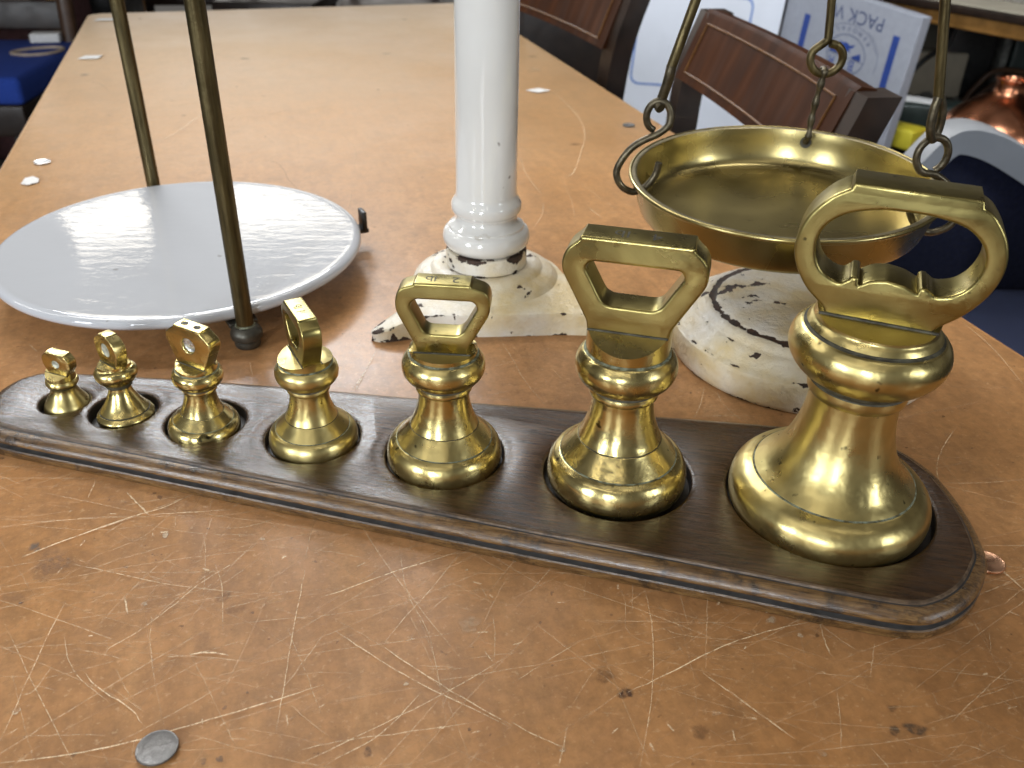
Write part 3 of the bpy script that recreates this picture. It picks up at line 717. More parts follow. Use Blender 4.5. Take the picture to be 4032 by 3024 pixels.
#           x        y       r       hole  hx     hy
WT = [(-0.2672, 0.4500, 0.0122, 1.17, -0.0010, -0.0008), (-0.2275, 0.4388, 0.0162, 1.19, -0.0022, 0.0024), (-0.1776, 0.4267, 0.0202, 1.125, -0.0003, 0.0040),
      (-0.1120, 0.4170, 0.0249, 1.065, -0.0010, 0.0016), (-0.0368, 0.4029, 0.0316, 1.035, 0.0, 0.0022), (0.0570, 0.3875, 0.0372, 1.07, 0.0010, 0.0018), (0.1647, 0.3686, 0.0504, 1.045, 0.0030, 0.0035)]
ZB = 0.0090
for x, y, r, hr, hx, hy in WT:
    dx, dy = x + hx - BC[0], y + hy - BC[1]
    lx, ly = dx * math.cos(-BANG) - dy * math.sin(-BANG), dx * math.sin(-BANG) + dy * math.cos(-BANG)
    R0 = r * hr
    b2 = bmesh.new()
    lip = 0.0075 if r < 0.034 else 0.004
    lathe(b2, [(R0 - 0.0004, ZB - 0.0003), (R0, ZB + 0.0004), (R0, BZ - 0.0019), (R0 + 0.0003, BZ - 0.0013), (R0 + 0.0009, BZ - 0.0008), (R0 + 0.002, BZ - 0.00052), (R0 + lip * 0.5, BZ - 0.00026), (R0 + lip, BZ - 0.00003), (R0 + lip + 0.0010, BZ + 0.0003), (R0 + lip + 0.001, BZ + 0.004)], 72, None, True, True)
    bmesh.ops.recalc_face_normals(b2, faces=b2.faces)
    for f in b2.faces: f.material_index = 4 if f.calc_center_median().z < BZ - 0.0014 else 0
    bmesh.ops.translate(b2, verts=b2.verts, vec=(lx, ly, 0))
    me = bpy.data.meshes.new("cutter"); b2.to_mesh(me); b2.free()
    for q in BMATS: me.materials.append(q)
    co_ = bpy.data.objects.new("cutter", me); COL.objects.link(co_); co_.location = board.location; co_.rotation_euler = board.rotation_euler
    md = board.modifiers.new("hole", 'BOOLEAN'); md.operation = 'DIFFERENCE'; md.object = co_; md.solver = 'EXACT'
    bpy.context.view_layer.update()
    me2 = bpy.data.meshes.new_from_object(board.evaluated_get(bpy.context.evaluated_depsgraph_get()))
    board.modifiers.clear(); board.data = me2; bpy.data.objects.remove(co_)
me2.name = "weight_board"
me2.polygons.foreach_set("use_smooth", [True] * len(me2.polygons)); me2.set_sharp_from_angle(angle=math.radians(30))

# ------------------------------------------------------------------ brass bell weights
GROUP_W = "brass bell weights graded by size in the dark board"
def weight(name_label, i, psi, segs, roof, R_rim, tk, outline, holes, handle_z0, tilt=(0, 0), bm_mat=0, stamp=None, plug=None, bev=0.035, hu=0.0):
    x, y, r, *_ = WT[i]
    t = thing("brass_weight", name_label, "weight", (x, y, ZB + 0.0003), psi, GROUP_W)
    t.rotation_euler = Euler((tilt[0], tilt[1], psi), 'XYZ')
    prof, idx = chain(*[s_ for s_, _ in segs])
    zr, zridge = roof
    mats = [segs[k][1] for k in idx]
    def zf(j, rr, z, a):
        if j == len(P2) - 1:
            return zridge * r - (zridge - zr) * r * abs(math.sin(a))
        return z
    P2 = [(a * r, b * r) for a, b in prof] + [(R_rim * r, zr * r)]
    mats.append(0)
    bm = bmesh.new()
    rings = lathe(bm, P2, 88, mats, True, False, zf)
    rim = rings[-1]; ridge = [bm.verts.new((v.co.x * 0.999, 0, zridge * r + 0.0)) for v in rim]
    nn = len(rim)
    for k in range(nn):
        try: bm.faces.new((rim[k], rim[(k + 1) % nn], ridge[(k + 1) % nn], ridge[k]))
        except ValueError: pass
    bmesh.ops.remove_doubles(bm, verts=bm.verts, dist=1e-6)
    from_bm("body", bm, [BRASS[bm_mat], VERD, GRIME], t, True, 38)
    h = plate2d("handle", [((u + hu) * r, z * r) for u, z in outline], [[((u + hu) * r, z * r) for u, z in hl] for hl in holes], tk * r, bev * r, HANDLE_BRASS if r > 0.023 else BRASS[1], t)
    # dark line of dirt where the handle meets the cap
    bm = bmesh.new()
    for s_ in (-1, 1):
        w_ = R_rim * 0.93 * r
        tube(bm, [(-w_, s_ * (tk * r + 0.0001), zridge * r - (zridge - zr) * tk / R_rim * r), (w_, s_ * (tk * r + 0.0001), zridge * r - (zridge - zr) * tk / R_rim * r)], 0.0005 * (r / 0.03), 8)
    from_bm("joint_line", bm, GRIME, t)
    if stamp:
        txt, size, uoff = stamp
        ztop = max(z for _, z in outline) * r
        M4 = Matrix.Translation(((uoff + hu) * r, 0, ztop + 0.00004)) @ Matrix.Rotation(PI, 4, 'Z')
        text_mesh("stamped_mark", txt, size * r, 0.00002, GRIME, h, M4)
    if plug:
        u, z, rad, mt, dep = plug
        bm = bmesh.new()
        for s_ in (1,):
            lathe(bm, [(0.0002, 0), (rad * r * 0.5, -0.0003), (rad * r * 0.85, 0.0), (rad * r * 1.02, 0.0004)], 28)
        bmesh.ops.transform(bm, verts=bm.verts, matrix=Matrix.Translation(((u + hu) * r, -tk * r + dep, z * r)) @ Matrix.Rotation(PI / 2, 4, 'X'))
        from_bm("lead_plug", bm, mt, h)
        bm = bmesh.new(); lathe(bm, [(rad * r * 1.02, 0), (rad * r * 1.02, tk * r * 1.6)], 28, None, True, True)
        bmesh.ops.transform(bm, verts=bm.verts, matrix=Matrix.Translation(((u + hu) * r, tk * r * 0.8, z * r)) @ Matrix.Rotation(PI / 2, 4, 'X'))
        bm.free()
    return t
def gsegs(og=(0.83, 0.61), ig=(0.590, 0.885)):
    a, b = og; c, d = ig
    return [([(0.0, 0.0), (0.84, 0.0)], 0), ([(0.84, 0.0), (0.935, 0.06), (0.99, 0.18), (1.0, 0.31), (0.975, 0.44), (0.915, 0.545), (a, b)], 0),
            ([(a, b), (a - 0.020, b + 0.003), (a - 0.014, b + 0.015)], 1),
            ([(a - 0.014, b + 0.015), (0.72, 0.735), (0.645, 0.82), (c, d)], 0), ([(c, d), (c - 0.014, d + 0.004), (c - 0.008, d + 0.012)], 2),
            ([(c - 0.008, d + 0.012), (0.515, 1.06), (0.455, 1.26), (0.428, 1.45), (0.426, 1.57)], 0),
            ([(0.426, 1.57), (0.470, 1.60), (0.480, 1.65), (0.468, 1.70)], 0), ([(0.468, 1.70), (0.463, 1.735), (0.492, 1.765)], 2),
            ([(0.492, 1.765), (0.60, 1.825), (0.672, 1.93), (0.692, 2.04), (0.672, 2.15), (0.615, 2.235), (0.585, 2.262)], 0),
            ([(0.585, 2.262), (0.556, 2.272), (0.558, 2.292)], 1), ([(0.558, 2.292), (0.560, 2.36)], 0)]
def round_loop(pts, rad, n=6):
    """polygon with rounded corners; rad is a number or one per corner"""
    o = []; N = len(pts)
    for i in range(N):
        p = Vector(pts[i]); a = Vector(pts[i - 1]); b = Vector(pts[(i + 1) % N]); rr = rad[i] if isinstance(rad, (list, tuple)) else rad
        if rr <= 0: o.append(tuple(p)); continue
        d1 = (a - p); d2 = (b - p); l = min(rr, d1.length * 0.48, d2.length * 0.48)
        s_ = p + d1.normalized() * l; e_ = p + d2.normalized() * l
        for k in range(n + 1):
            t = k / n; q = s_ * (1 - t) ** 2 + p * 2 * t * (1 - t) + e_ * t * t; o.append((q.x, q.y))
    return o
# seven-pound: round open handle with a cusped lower bar
def bigsegs():
    a, b = 0.80, 0.505
    return [([(0.0, 0.0), (0.86, 0.0)], 0), ([(0.86, 0.0), (0.945, 0.05), (0.99, 0.15), (1.0, 0.26), (0.975, 0.36), (0.90, 0.45), (a, b)], 0), ([(a, b), (a - 0.018, b + 0.002), (a - 0.016, b + 0.012)], 1),
            ([(a - 0.016, b + 0.012), (0.66, 0.635), (0.555, 0.80), (0.482, 1.0), (0.440, 1.2), (0.425, 1.36), (0.424, 1.46)], 0),
            ([(0.424, 1.46), (0.455, 1.485), (0.470, 1.54), (0.470, 1.60)], 0), ([(0.470, 1.60), (0.465, 1.62), (0.50, 1.65), (0.515, 1.68)], 2),
            ([(0.515, 1.68), (0.62, 1.75), (0.70, 1.86), (0.728, 1.965), (0.705, 2.07), (0.655, 2.135), (0.625, 2.155)], 0), ([(0.625, 2.155), (0.60, 2.165), (0.60, 2.182)], 2),
            ([(0.60, 2.182), (0.575, 2.22), (0.55, 2.25), (0.545, 2.28)], 0)]
out7 = ([(-0.40, 2.18), (0.42, 2.18), (0.47, 2.33)] + catmull([(0.49, 2.37), (0.66, 2.53), (0.80, 2.76), (0.845, 3.0), (0.79, 3.22), (0.66, 3.40), (0.545, 3.475)], 6)
        + [(0.53, 3.53), (-0.47, 3.53), (-0.49, 3.475)] + catmull([(-0.505, 3.47), (-0.64, 3.37), (-0.78, 3.18), (-0.838, 2.95), (-0.80, 2.74), (-0.67, 2.53), (-0.49, 2.37)], 6) + [(-0.47, 2.33)])
hole7 = (catmull([(-0.02, 2.722), (0.12, 2.70), (0.23, 2.655)], 5) + [(0.243, 2.652), (0.248, 2.690), (0.268, 2.708), (0.305, 2.706), (0.322, 2.690)] + catmull([(0.325, 2.690), (0.40, 2.655), (0.54, 2.70), (0.64, 2.82), (0.680, 3.0), (0.62, 3.16), (0.46, 3.285), (0.22, 3.335), (0.0, 3.342), (-0.22, 3.325), (-0.46, 3.255), (-0.61, 3.13), (-0.660, 2.97), (-0.62, 2.79), (-0.53, 2.68), (-0.40, 2.63), (-0.325, 2.675)], 5)
         + [(-0.322, 2.688), (-0.305, 2.702), (-0.268, 2.704), (-0.248, 2.688), (-0.243, 2.645)] + catmull([(-0.235, 2.635), (-0.14, 2.695), (-0.02, 2.722)], 5)[:-1])
weight("largest brass weight, at the wide right end, with a round open handle", 6, math.radians(-20), bigsegs(), (2.205, 2.385), 0.545, 0.215, out7, [hole7], 2.2, tilt=(0.0, math.radians(1.2)), bm_mat=0, bev=0.03)
out6 = round_loop([(-0.50, 2.45), (0.50, 2.45), (0.556, 2.73), (0.935, 3.42), (0.90, 3.68), (0.725, 3.83), (0.712, 3.875), (-0.685, 3.875), (-0.70, 3.83), (-0.885, 3.66), (-0.925, 3.42), (-0.556, 2.73)], [0, 0, 0.03, 0.16, 0.22, 0.01, 0.03, 0.03, 0.01, 0.22, 0.16, 0.03])
hole6 = round_loop([(-0.345, 2.965), (0.360, 2.965), (0.640, 3.46), (0.585, 3.555), (-0.545, 3.555), (-0.615, 3.46)], [0.12, 0.12, 0.09, 0.05, 0.05, 0.09])
weight("second largest brass weight with a wide stirrup handle, left of the largest", 5, math.radians(-14), gsegs(), (2.42, 2.74), 0.565, 0.235, out6, [hole6], 2.4, bm_mat=1, stamp=("4   lb", 0.30, 0.0))
out5 = round_loop([(-0.38, 2.25), (0.38, 2.25), (0.43, 2.47), (0.785, 3.13), (0.74, 3.46), (0.475, 3.54), (0.455, 3.575), (-0.42, 3.575), (-0.44, 3.54), (-0.69, 3.46), (-0.755, 3.13), (-0.43, 2.47)], [0, 0, 0.03, 0.22, 0.25, 0.01, 0.03, 0.03, 0.01, 0.25, 0.22, 0.03])
hole5 = round_loop([(-0.275, 2.69), (0.315, 2.69), (0.575, 3.19), (0.50, 3.30), (-0.41, 3.30), (-0.515, 3.19)], [0.11, 0.11, 0.09, 0.06, 0.06, 0.09])
weight("middle brass weight with a stirrup handle, standing in front of the white column", 4, math.radians(-3), gsegs(), (2.20, 2.46), 0.50, 0.21, out5, [hole5], 2.2, tilt=(0, math.radians(0.8)), bm_mat=2, stamp=("2   lb", 0.27, 0.0))
out4 = round_loop([(-0.45, 2.30), (0.45, 2.30), (0.50, 2.49), (0.77, 3.05), (0.76, 3.35), (0.54, 3.52), (0.52, 3.56), (-0.50, 3.56), (-0.52, 3.52), (-0.76, 3.35), (-0.77, 3.05), (-0.50, 2.49)], [0, 0, 0.03, 0.16, 0.2, 0.01, 0.03, 0.03, 0.01, 0.2, 0.16, 0.03])
hole4 = round_loop([(-0.24, 2.72), (0.24, 2.72), (0.50, 3.12), (0.42, 3.33), (-0.42, 3.33), (-0.50, 3.12)], 0.13)
weight("brass weight with its open handle turned edge-on, beside the brass rod's foot", 3, math.radians(-61), gsegs(), (2.36, 2.50), 0.585, 0.21, out4, [hole4], 2.3, tilt=(0, math.radians(1.0)), bm_mat=0, stamp=("1 lb", 0.26, 0.0))
circ = lambda u, z, r_, n_=26: [(u + r_ * math.cos(2 * PI * k / n_), z + r_ * math.sin(2 * PI * k / n_)) for k in range(n_)]
out3 = round_loop([(-0.44, 2.3), (0.44, 2.3), (0.50, 2.50), (0.815, 3.27), (0.46, 3.55), (0.44, 3.60), (-0.44, 3.60), (-0.46, 3.55), (-0.815, 3.27), (-0.50, 2.50)], [0, 0, 0.03, 0.20, 0.02, 0.03, 0.03, 0.02, 0.20, 0.03])
weight("third smallest brass weight, six-sided solid handle with two dark dots on top", 2, math.radians(-25), gsegs(), (2.33, 2.50), 0.55, 0.22, out3, [circ(0, 3.07, 0.215)], 2.3, tilt=(0, math.radians(3.6)), bm_mat=1, plug=(0, 3.07, 0.215, LEADB, 0.0020), hu=0.02)
s2 = [([(0, 0), (0.95, 0.0)], 0), ([(0.95, 0.0), (0.99, 0.22), (1.0, 0.37), (0.94, 0.46), (0.875, 0.53)], 0), ([(0.875, 0.53), (0.845, 0.54), (0.845, 0.565)], 2), ([(0.845, 0.565), (0.69, 0.76), (0.54, 1.02), (0.43, 1.26), (0.385, 1.43), (0.385, 1.50)], 0),
      ([(0.385, 1.50), (0.45, 1.53), (0.465, 1.60), (0.50, 1.66)], 2), ([(0.50, 1.66), (0.63, 1.78), (0.72, 1.95), (0.735, 2.07), (0.69, 2.20), (0.60, 2.28)], 0), ([(0.60, 2.28), (0.565, 2.295), (0.555, 2.37)], 0)]
out2 = round_loop([(u, z + 0.21) for u, z in [(-0.42, 2.05), (0.42, 2.05), (0.55, 2.32), (0.72, 2.80), (0.60, 3.15), (0.26, 3.34), (0.24, 3.38), (-0.24, 3.38), (-0.26, 3.34), (-0.60, 3.15), (-0.72, 2.80), (-0.55, 2.32)]], [0, 0, 0.03, 0.24, 0.22, 0.02, 0.02, 0.02, 0.02, 0.22, 0.24, 0.03])
weight("second smallest brass weight with a rounded plugged handle, leaning in its recess", 1, math.radians(-38), s2, (2.34, 2.50), 0.555, 0.22, out2, [circ(0, 3.00, 0.25)], 2.3, tilt=(math.radians(-1), math.radians(-2.0)), bm_mat=2, plug=(0, 3.00, 0.25, LEAD, 0.0008), hu=0.05)
s1 = [([(0, 0), (1.10, 0.0)], 0), ([(1.10, 0.0), (1.09, 0.25), (1.0, 0.51), (0.84, 0.77), (0.69, 1.02), (0.60, 1.26), (0.595, 1.42)], 0), ([(0.595, 1.42), (0.61, 1.45), (0.66, 1.50)], 2), ([(0.66, 1.50), (0.735, 1.58), (0.75, 1.67), (0.73, 1.76), (0.69, 1.83)], 0), ([(0.69, 1.83), (0.665, 1.845), (0.67, 1.93)], 0)]
out1 = round_loop([(u, z + 0.68) for u, z in [(-0.50, 1.4), (0.50, 1.4), (0.57, 1.60), (0.80, 1.92), (0.80, 2.33), (0.57, 2.58), (0.55, 2.63), (-0.50, 2.63), (-0.52, 2.58), (-0.78, 2.33), (-0.76, 1.92), (-0.57, 1.60)]], [0, 0, 0.03, 0.14, 0.2, 0.02, 0.02, 0.02, 0.02, 0.2, 0.14, 0.03])
weight("smallest brass weight with a squat blocky plugged handle, at the narrow end", 0, math.radians(-18), s1, (2.02, 2.28), 0.67, 0.26, out1, [circ(0.0, 2.74, 0.20)], 1.9, bm_mat=0, plug=(0.0, 2.74, 0.20, LEAD, 0.0006), hu=0.12, tilt=(0, math.radians(2.0)))
# two punched dots on the six-sided weight
for o in list(bpy.data.objects):
    if o.name.startswith("handle") and o.parent and "two dark dots" in o.parent.get("label", ""):
        r = WT[2][2]; bm = bmesh.new()
        for u in (-0.20, 0.22):
            lathe_b = bmesh.new(); lathe(lathe_b, [(0.0001, 0.00006), (0.10 * r, 0.00008)], 18)
            bmesh.ops.transform(lathe_b, verts=lathe_b.verts, matrix=Matrix.Translation((u * r, 0.0, 3.60 * r)) @ Matrix.Diagonal((1.15, 0.9, 1, 1)))
            mm = bpy.data.meshes.new("t"); lathe_b.to_mesh(mm); lathe_b.free(); bm.from_mesh(mm); bpy.data.meshes.remove(mm)
        from_bm("stamped_mark", bm, GRIME, o)

# ------------------------------------------------------------------ scale stand
stand = thing("scale_stand", "white porcelain column on a cream flaking cast-iron base with a round end", "scale stand", (-0.0217, 0.638, 0.0))
def base_mesh():
    bm = bmesh.new(); wl_layer = bm.verts.layers.float.new("wear")
    # plinth outline in world XY, then made local
    ol = ([(-0.1015, 0.5640), (-0.1010, 0.5590), (-0.0945, 0.5570)] + catmull([(-0.088, 0.5575), (-0.070, 0.5630), (-0.048, 0.5665), (-0.020, 0.5680), (0.010, 0.5710), (0.045, 0.5735), (0.080, 0.5690), (0.112, 0.5560), (0.14, 0.540)], 5)
          + catmull([(0.20, 0.54), (0.20, 0.60), (0.17, 0.612)], 3) + catmull([(0.145, 0.606), (0.10, 0.6015), (0.065, 0.612), (0.042, 0.640), (0.030, 0.668), (0.005, 0.691), (-0.0217, 0.6965)], 5)
          + catmull([(-0.050, 0.690), (-0.072, 0.668), (-0.079, 0.640), (-0.078, 0.612), (-0.084, 0.590), (-0.097, 0.573)], 5))
    ol = [(x + 0.0217, y - 0.638) for x, y in ol]
    n = len(ol)
    ar = sum(a[0] * b[1] - b[0] * a[1] for a, b in zip(ol, ol[1:] + ol[:1]))
    if ar < 0: ol.reverse()
    lv = [(0.0, 0.0, 0.9), (0.0005, 0.003, 0.45), (0.001, 0.010, 0.0), (0.0005, 0.0148, 0.35), (0.0014, 0.0168, 0.75), (0.0045, 0.0176, 0.1)]
    rings = []
    for d, z, w_ in lv:
        ring = []
        for x, y in inset(ol, d):
            # the foot at the left tapers down
            tt = min(1, max(0, (x + 0.080) / 0.040)) if y < -0.02 else 1.0; zz = z * (0.42 + 0.58 * tt * tt * (3 - 2 * tt))
            v = bm.verts.new((x, y, zz)); v[wl_layer] = min(1, w_ + (0.55 if x < -0.062 and y < -0.05 else 0)); ring.append(v)
        rings.append(ring)
    for i in range(len(rings) - 1):
        for k in range(n): bm.faces.new((rings[i][k], rings[i][(k + 1) % n], rings[i + 1][(k + 1) % n], rings[i + 1][k]))
    bm.faces.new(list(reversed(rings[0]))); bm.faces.new(rings[-1])
    def lat(prof, cx_, cy_, cap):
        b0 = set(bm.verts)
        rr = lathe(bm, [(a, b) for a, b, _ in prof], 80, None, False, cap)
        for ring, (_, _, w_) in zip(rr, prof):
            for v in ring: v[wl_layer] = w_
        bmesh.ops.translate(bm, verts=[v for v in bm.verts if v not in b0], vec=(cx_, cy_, 0))
    lat([(0.0565, 0.0150, 0), (0.0555, 0.0178, 0.3), (0.0535, 0.0190, 0.1), (0.0528, 0.0205, 0), (0.0505, 0.0222, 0), (0.0468, 0.0240, 0), (0.0440, 0.0248, 0.1), (0.0428, 0.0254, 0), (0.0420, 0.0272, 0.1), (0.0395, 0.0286, 0), (0.0370, 0.0290, 0.2), (0.0330, 0.0290, 0.5), (0.0316, 0.0284, 0.6), (0.0200, 0.0284, 0)], 0, 0, True)
    lat([(0.0880, 0.0, 1.0), (0.0895, 0.0012, 0.8), (0.0902, 0.004, 0.2), (0.0912, 0.0190, 0.0), (0.0905, 0.0212, 0.5), (0.0885, 0.0222, 0.85), (0.0865, 0.0226, 0.2), (0.0845, 0.0236, 0), (0.0825, 0.0256, 0), (0.0795, 0.0284, 0.0), (0.0770, 0.0300, 0.5), (0.0750, 0.0305, 0.6), (0.0735, 0.0312, 0.1), (0.0725, 0.0328, 0), (0.0700, 0.0345, 0.1), (0.0672, 0.0352, 0.75), (0.0655, 0.0353, 1.3),
         (0.0636, 0.0352, 1.4), (0.0618, 0.0358, 1.05), (0.0600, 0.0366, 0.3), (0.0500, 0.0370, 0), (0.03, 0.0373, 0), (0.008, 0.0374, 0)], 0.2036 + 0.0217, 0.5598 - 0.638, True)
    return bm
from_bm("base", base_mesh(), PAINT, stand, True, 45)
bm = bmesh.new(); lathe(bm, [(0.0298, 0.0286), (0.0308, 0.0292), (0.0309, 0.0330), (0.0307, 0.0398), (0.0299, 0.0408), (0.0270, 0.0410)], 64, None, True, True)
wl_a = None
o = from_bm("collar", bm, PAINT, stand)
at_ = o.data.attributes.new("wear", 'FLOAT', 'POINT')
for i, v in enumerate(o.data.vertices): at_.data[i].value = 1.0 if v.co.z > 0.0395 else (0.55 if v.co.z < 0.030 else 0.0)
pc, _ = chain([(0.0255, 0.0413), (0.0290, 0.0428), (0.0322, 0.0468), (0.0331, 0.0512), (0.0318, 0.0556), (0.0292, 0.0580)], [(0.0292, 0.0580), (0.0284, 0.0585), (0.0282, 0.0600)], [(0.0282, 0.0600), (0.0255, 0.0618), (0.0230, 0.0640), (0.0222, 0.0668)], [(0.0222, 0.0668), (0.0236, 0.0674), (0.0240, 0.0690)],
              [(0.0240, 0.0690), (0.0257, 0.0712), (0.0264, 0.0746), (0.0260, 0.0774), (0.0244, 0.0802), (0.0230, 0.0832), (0.0226, 0.0880)], [(0.0226, 0.0880), (0.0223, 0.16), (0.0219, 0.26), (0.0213, 0.50)], n=7)
bm = bmesh.new(); lathe(bm, pc, 72, None, True, True)
col_o = from_bm("column", bm, COLUMN_G, stand, True, 50)

# ------------------------------------------------------------------ plate carried on two rods
pl = thing("weighing_plate", "round white glazed ceramic plate hung between two tarnished brass rods", "scale plate", (-0.2655, 0.668, 0.0))
bm = bmesh.new()
pp, _ = chain([(0.0, 0.0185), (0.126, 0.0185)], [(0.126, 0.0185), (0.135, 0.0200), (0.1395, 0.0228), (0.1405, 0.0254), (0.1393, 0.0280), (0.1360, 0.0293), (0.1315, 0.0292)], [(0.1315, 0.0292), (0.10, 0.0286), (0.05, 0.0284), (0.0, 0.0284)], n=6)
pp = [(max(r_, 0.0003), z) for r_, z in pp]
lathe(bm, pp, 120, None, True, True)
plo = from_bm("plate", bm, PLATE_G, pl, True, 50); plo.rotation_euler = (math.radians(0.4), math.radians(0.3), 0)
for rx, ry, nm in ((0.0795, -0.1190, 0), (-0.0705, 0.1320, 1)):
    ro_ = tube_obj("hanger_rod", [(rx, ry, 0.0085), (rx, ry, 0.2), (rx, ry, 0.56)], 0.0060, ROD, pl, 24)
    bm = bmesh.new()
    kp, _ = chain([(0.0068, 0.0003), (0.0084, 0.0008), (0.0090, 0.0025), (0.0090, 0.0052)], [(0.0090, 0.0052), (0.0086, 0.0056), (0.0094, 0.0062)], [(0.0094, 0.0062), (0.0108, 0.0078), (0.0110, 0.0112), (0.0100, 0.0136), (0.0080, 0.0158), (0.0066, 0.0165)], n=5)
    lathe(bm, kp, 40, None, True, True)
    k = from_bm("end_knob", bm, PEWTER, ro_, True, 40); k.location = (rx, ry, 0)
    bm = bmesh.new(); lathe(bm, [(0.0060, 0.0160), (0.0069, 0.0164), (0.0067, 0.0172), (0.0060, 0.0174)], 28); k2 = from_bm("verdigris_ring", bm, VERD, ro_); k2.location = (rx, ry, 0)
a0 = math.atan2(-0.1190, 0.0795)
bar = box_obj("carrier_bar", (0.0045, 0.0065, 0.0155), (0.286, 0.020, 0.004), PEWTER, pl, 0.001, Matrix.Rotation(math.atan2(0.251, -0.150), 3, 'Z'))
cb = box_obj("side_clip", (0.0665, 0.0330, 0.0150), (0.155, 0.014, 0.004), BLACKM, pl, 0.001, Matrix.Rotation(math.radians(26), 3, 'Z'))
box_obj("side_clip", (0.1335, 0.0650, 0.0235), (0.004, 0.014, 0.017), BLACKM, pl, 0.001, Matrix.Rotation(math.radians(26), 3, 'Z'))

# ------------------------------------------------------------------ hanging brass pan
PC = Vector((0.1752, 0.575, 0.1206))
pan = thing("scale_pan", "shallow round brass scale pan hanging by hooks and thin rods", "scale pan", tuple(PC))
nrm = Vector((-0.0227, -0.0509, 1)).normalized()
MT = Vector((0, 0, 1)).rotation_difference(nrm).to_matrix().to_4x4()
bm = bmesh.new()
pp, pi_ = chain([(0.0003, -0.0270), (0.055, -0.0270), (0.085, -0.0266)], [(0.085, -0.0266), (0.0902, -0.0248), (0.0928, -0.0205), (0.0961, -0.0090), (0.0978, -0.0015)], [(0.0975, -0.0015), (0.0994, -0.0018), (0.1005, -0.0006), (0.1002, 0.0009), (0.0990, 0.0014), (0.0984, 0.0009)], [(0.0984, 0.0009), (0.0962, 0.0010), (0.0952, 0.0006)],
              [(0.0952, 0.0006), (0.0944, -0.0035), (0.0930, -0.0120), (0.0908, -0.0198), (0.0875, -0.0240), (0.0825, -0.0254)], [(0.0825, -0.0254), (0.055, -0.0258), (0.0003, -0.0258)], n=6)
lathe(bm, pp, 128, [1 if q == 3 else 0 for q in pi_], True, True); bmesh.ops.transform(bm, verts=bm.verts, matrix=MT)
from_bm("pan", bm, [PAN_BRASS, RIM_GREY], pan, True, 45)
L_ = lambda pts: [tuple(Vector(p) - PC) for p in pts]
def ring_pts(c, e1, e2, n=28): 
    c, e1, e2 = Vector(c), Vector(e1), Vector(e2)
    return [tuple(c + e1 * math.cos(2 * PI * k / n) + e2 * math.sin(2 * PI * k / n)) for k in range(n)]
def toward(p0, p1, ext):
    """straight rod from p0 through p1, prolonged"""
    p0, p1 = Vector(p0), Vector(p1); d = (p1 - p0).normalized(); return [tuple(p0), tuple(p1), tuple(p0 + d * ext)]
# left hook: a wire ring that runs on into an S under the rim
S_l = [(0.0889, 0.565, 0.1500), (0.0782, 0.565, 0.1446), (0.0707, 0.565, 0.1379), (0.0653, 0.565, 0.1278), (0.0655, 0.565, 0.1211), (0.0693, 0.565, 0.1152), (0.0762, 0.565, 0.1119), (0.0842, 0.565, 0.1150), (0.0900, 0.565, 0.1233), (0.0916, 0.565, 0.1317)]
path = catmull([(0.0887 + 0.0074 * math.cos(math.radians(255 - 290 * k / 12)), 0.5700 - 0.005 * k / 12, 0.1603 + 0.0095 * math.sin(math.radians(255 - 290 * k / 12))) for k in range(13)] + S_l, 5)
tube_obj("hook", L_(path), 0.0023, HOOK, pan, 12)
tube_obj("hanger_rod", L_(toward((0.0932, 0.5665, 0.1905), (0.1035, 0.567, 0.2286), 0.40)), 0.0030, ROD, pan, 14)
tube_obj("link", L_(catmull([(0.0890, 0.5640, 0.1660), (0.0878, 0.5665, 0.1672), (0.0895, 0.5690, 0.1700), (0.0912, 0.5675, 0.1775), (0.0925, 0.5665, 0.1850), (0.0933, 0.5665, 0.1915)], 5)), 0.0031, HOOK, pan, 12)
# back: eye bent in the rod's end, twisted wire down to a hole in the wall
eye = [(0.214, 0.6579, 0.1906)] + [(0.2161 + 0.0110 * math.cos(math.radians(q)), 0.6579 - 0.003 * k / 11, 0.1792 + 0.0104 * math.sin(math.radians(q))) for k, q in enumerate([150, 180, 210, 240, 270, 300, 330, 360, 30, 60, 88])]
tube_obj("hanger_rod", L_([tuple(Vector((0.2142, 0.6579, 0.1915)) + Vector((-0.0032, 0.0000, 0.0271)).normalized() * 0.40), (0.2124, 0.6579, 0.2173)] + catmull([(0.2149, 0.6579, 0.194)] + eye, 4)), 0.0029, ROD, pan, 12)
tw = [(0.2159, 0.6603, 0.1705), (0.2164, 0.6574, 0.1722), (0.216, 0.655, 0.1695), (0.2154, 0.6559, 0.1632), (0.2147, 0.6569, 0.1534), (0.2142, 0.6574, 0.1436), (0.214, 0.6579, 0.1357), (0.2139, 0.6565, 0.1262), (0.2136, 0.6575, 0.1225), (0.2137, 0.6605, 0.1195), (0.2139, 0.664, 0.1185)]
twc = catmull(tw, 5)
bm = bmesh.new(); tube(bm, L_(twc), [0.0023 + 0.0005 * math.sin(i * 0.9) for i in range(len(twc))], 12); from_bm("hook", bm, HOOK, pan, angle=60)
ph_ = math.radians(65.6)
bm = bmesh.new(); lathe(bm, [(0.0001, 0.0), (0.0040, 0.0001)], 24); bmesh.ops.transform(bm, verts=bm.verts, matrix=Matrix.Translation((0.0925 * math.cos(ph_), 0.0925 * math.sin(ph_), -0.0015)) @ Vector((-math.cos(ph_), -math.sin(ph_), 0.12)).to_track_quat('Z', 'Y').to_matrix().to_4x4()); from_bm("hook_hole", bm, GRIME, pan)
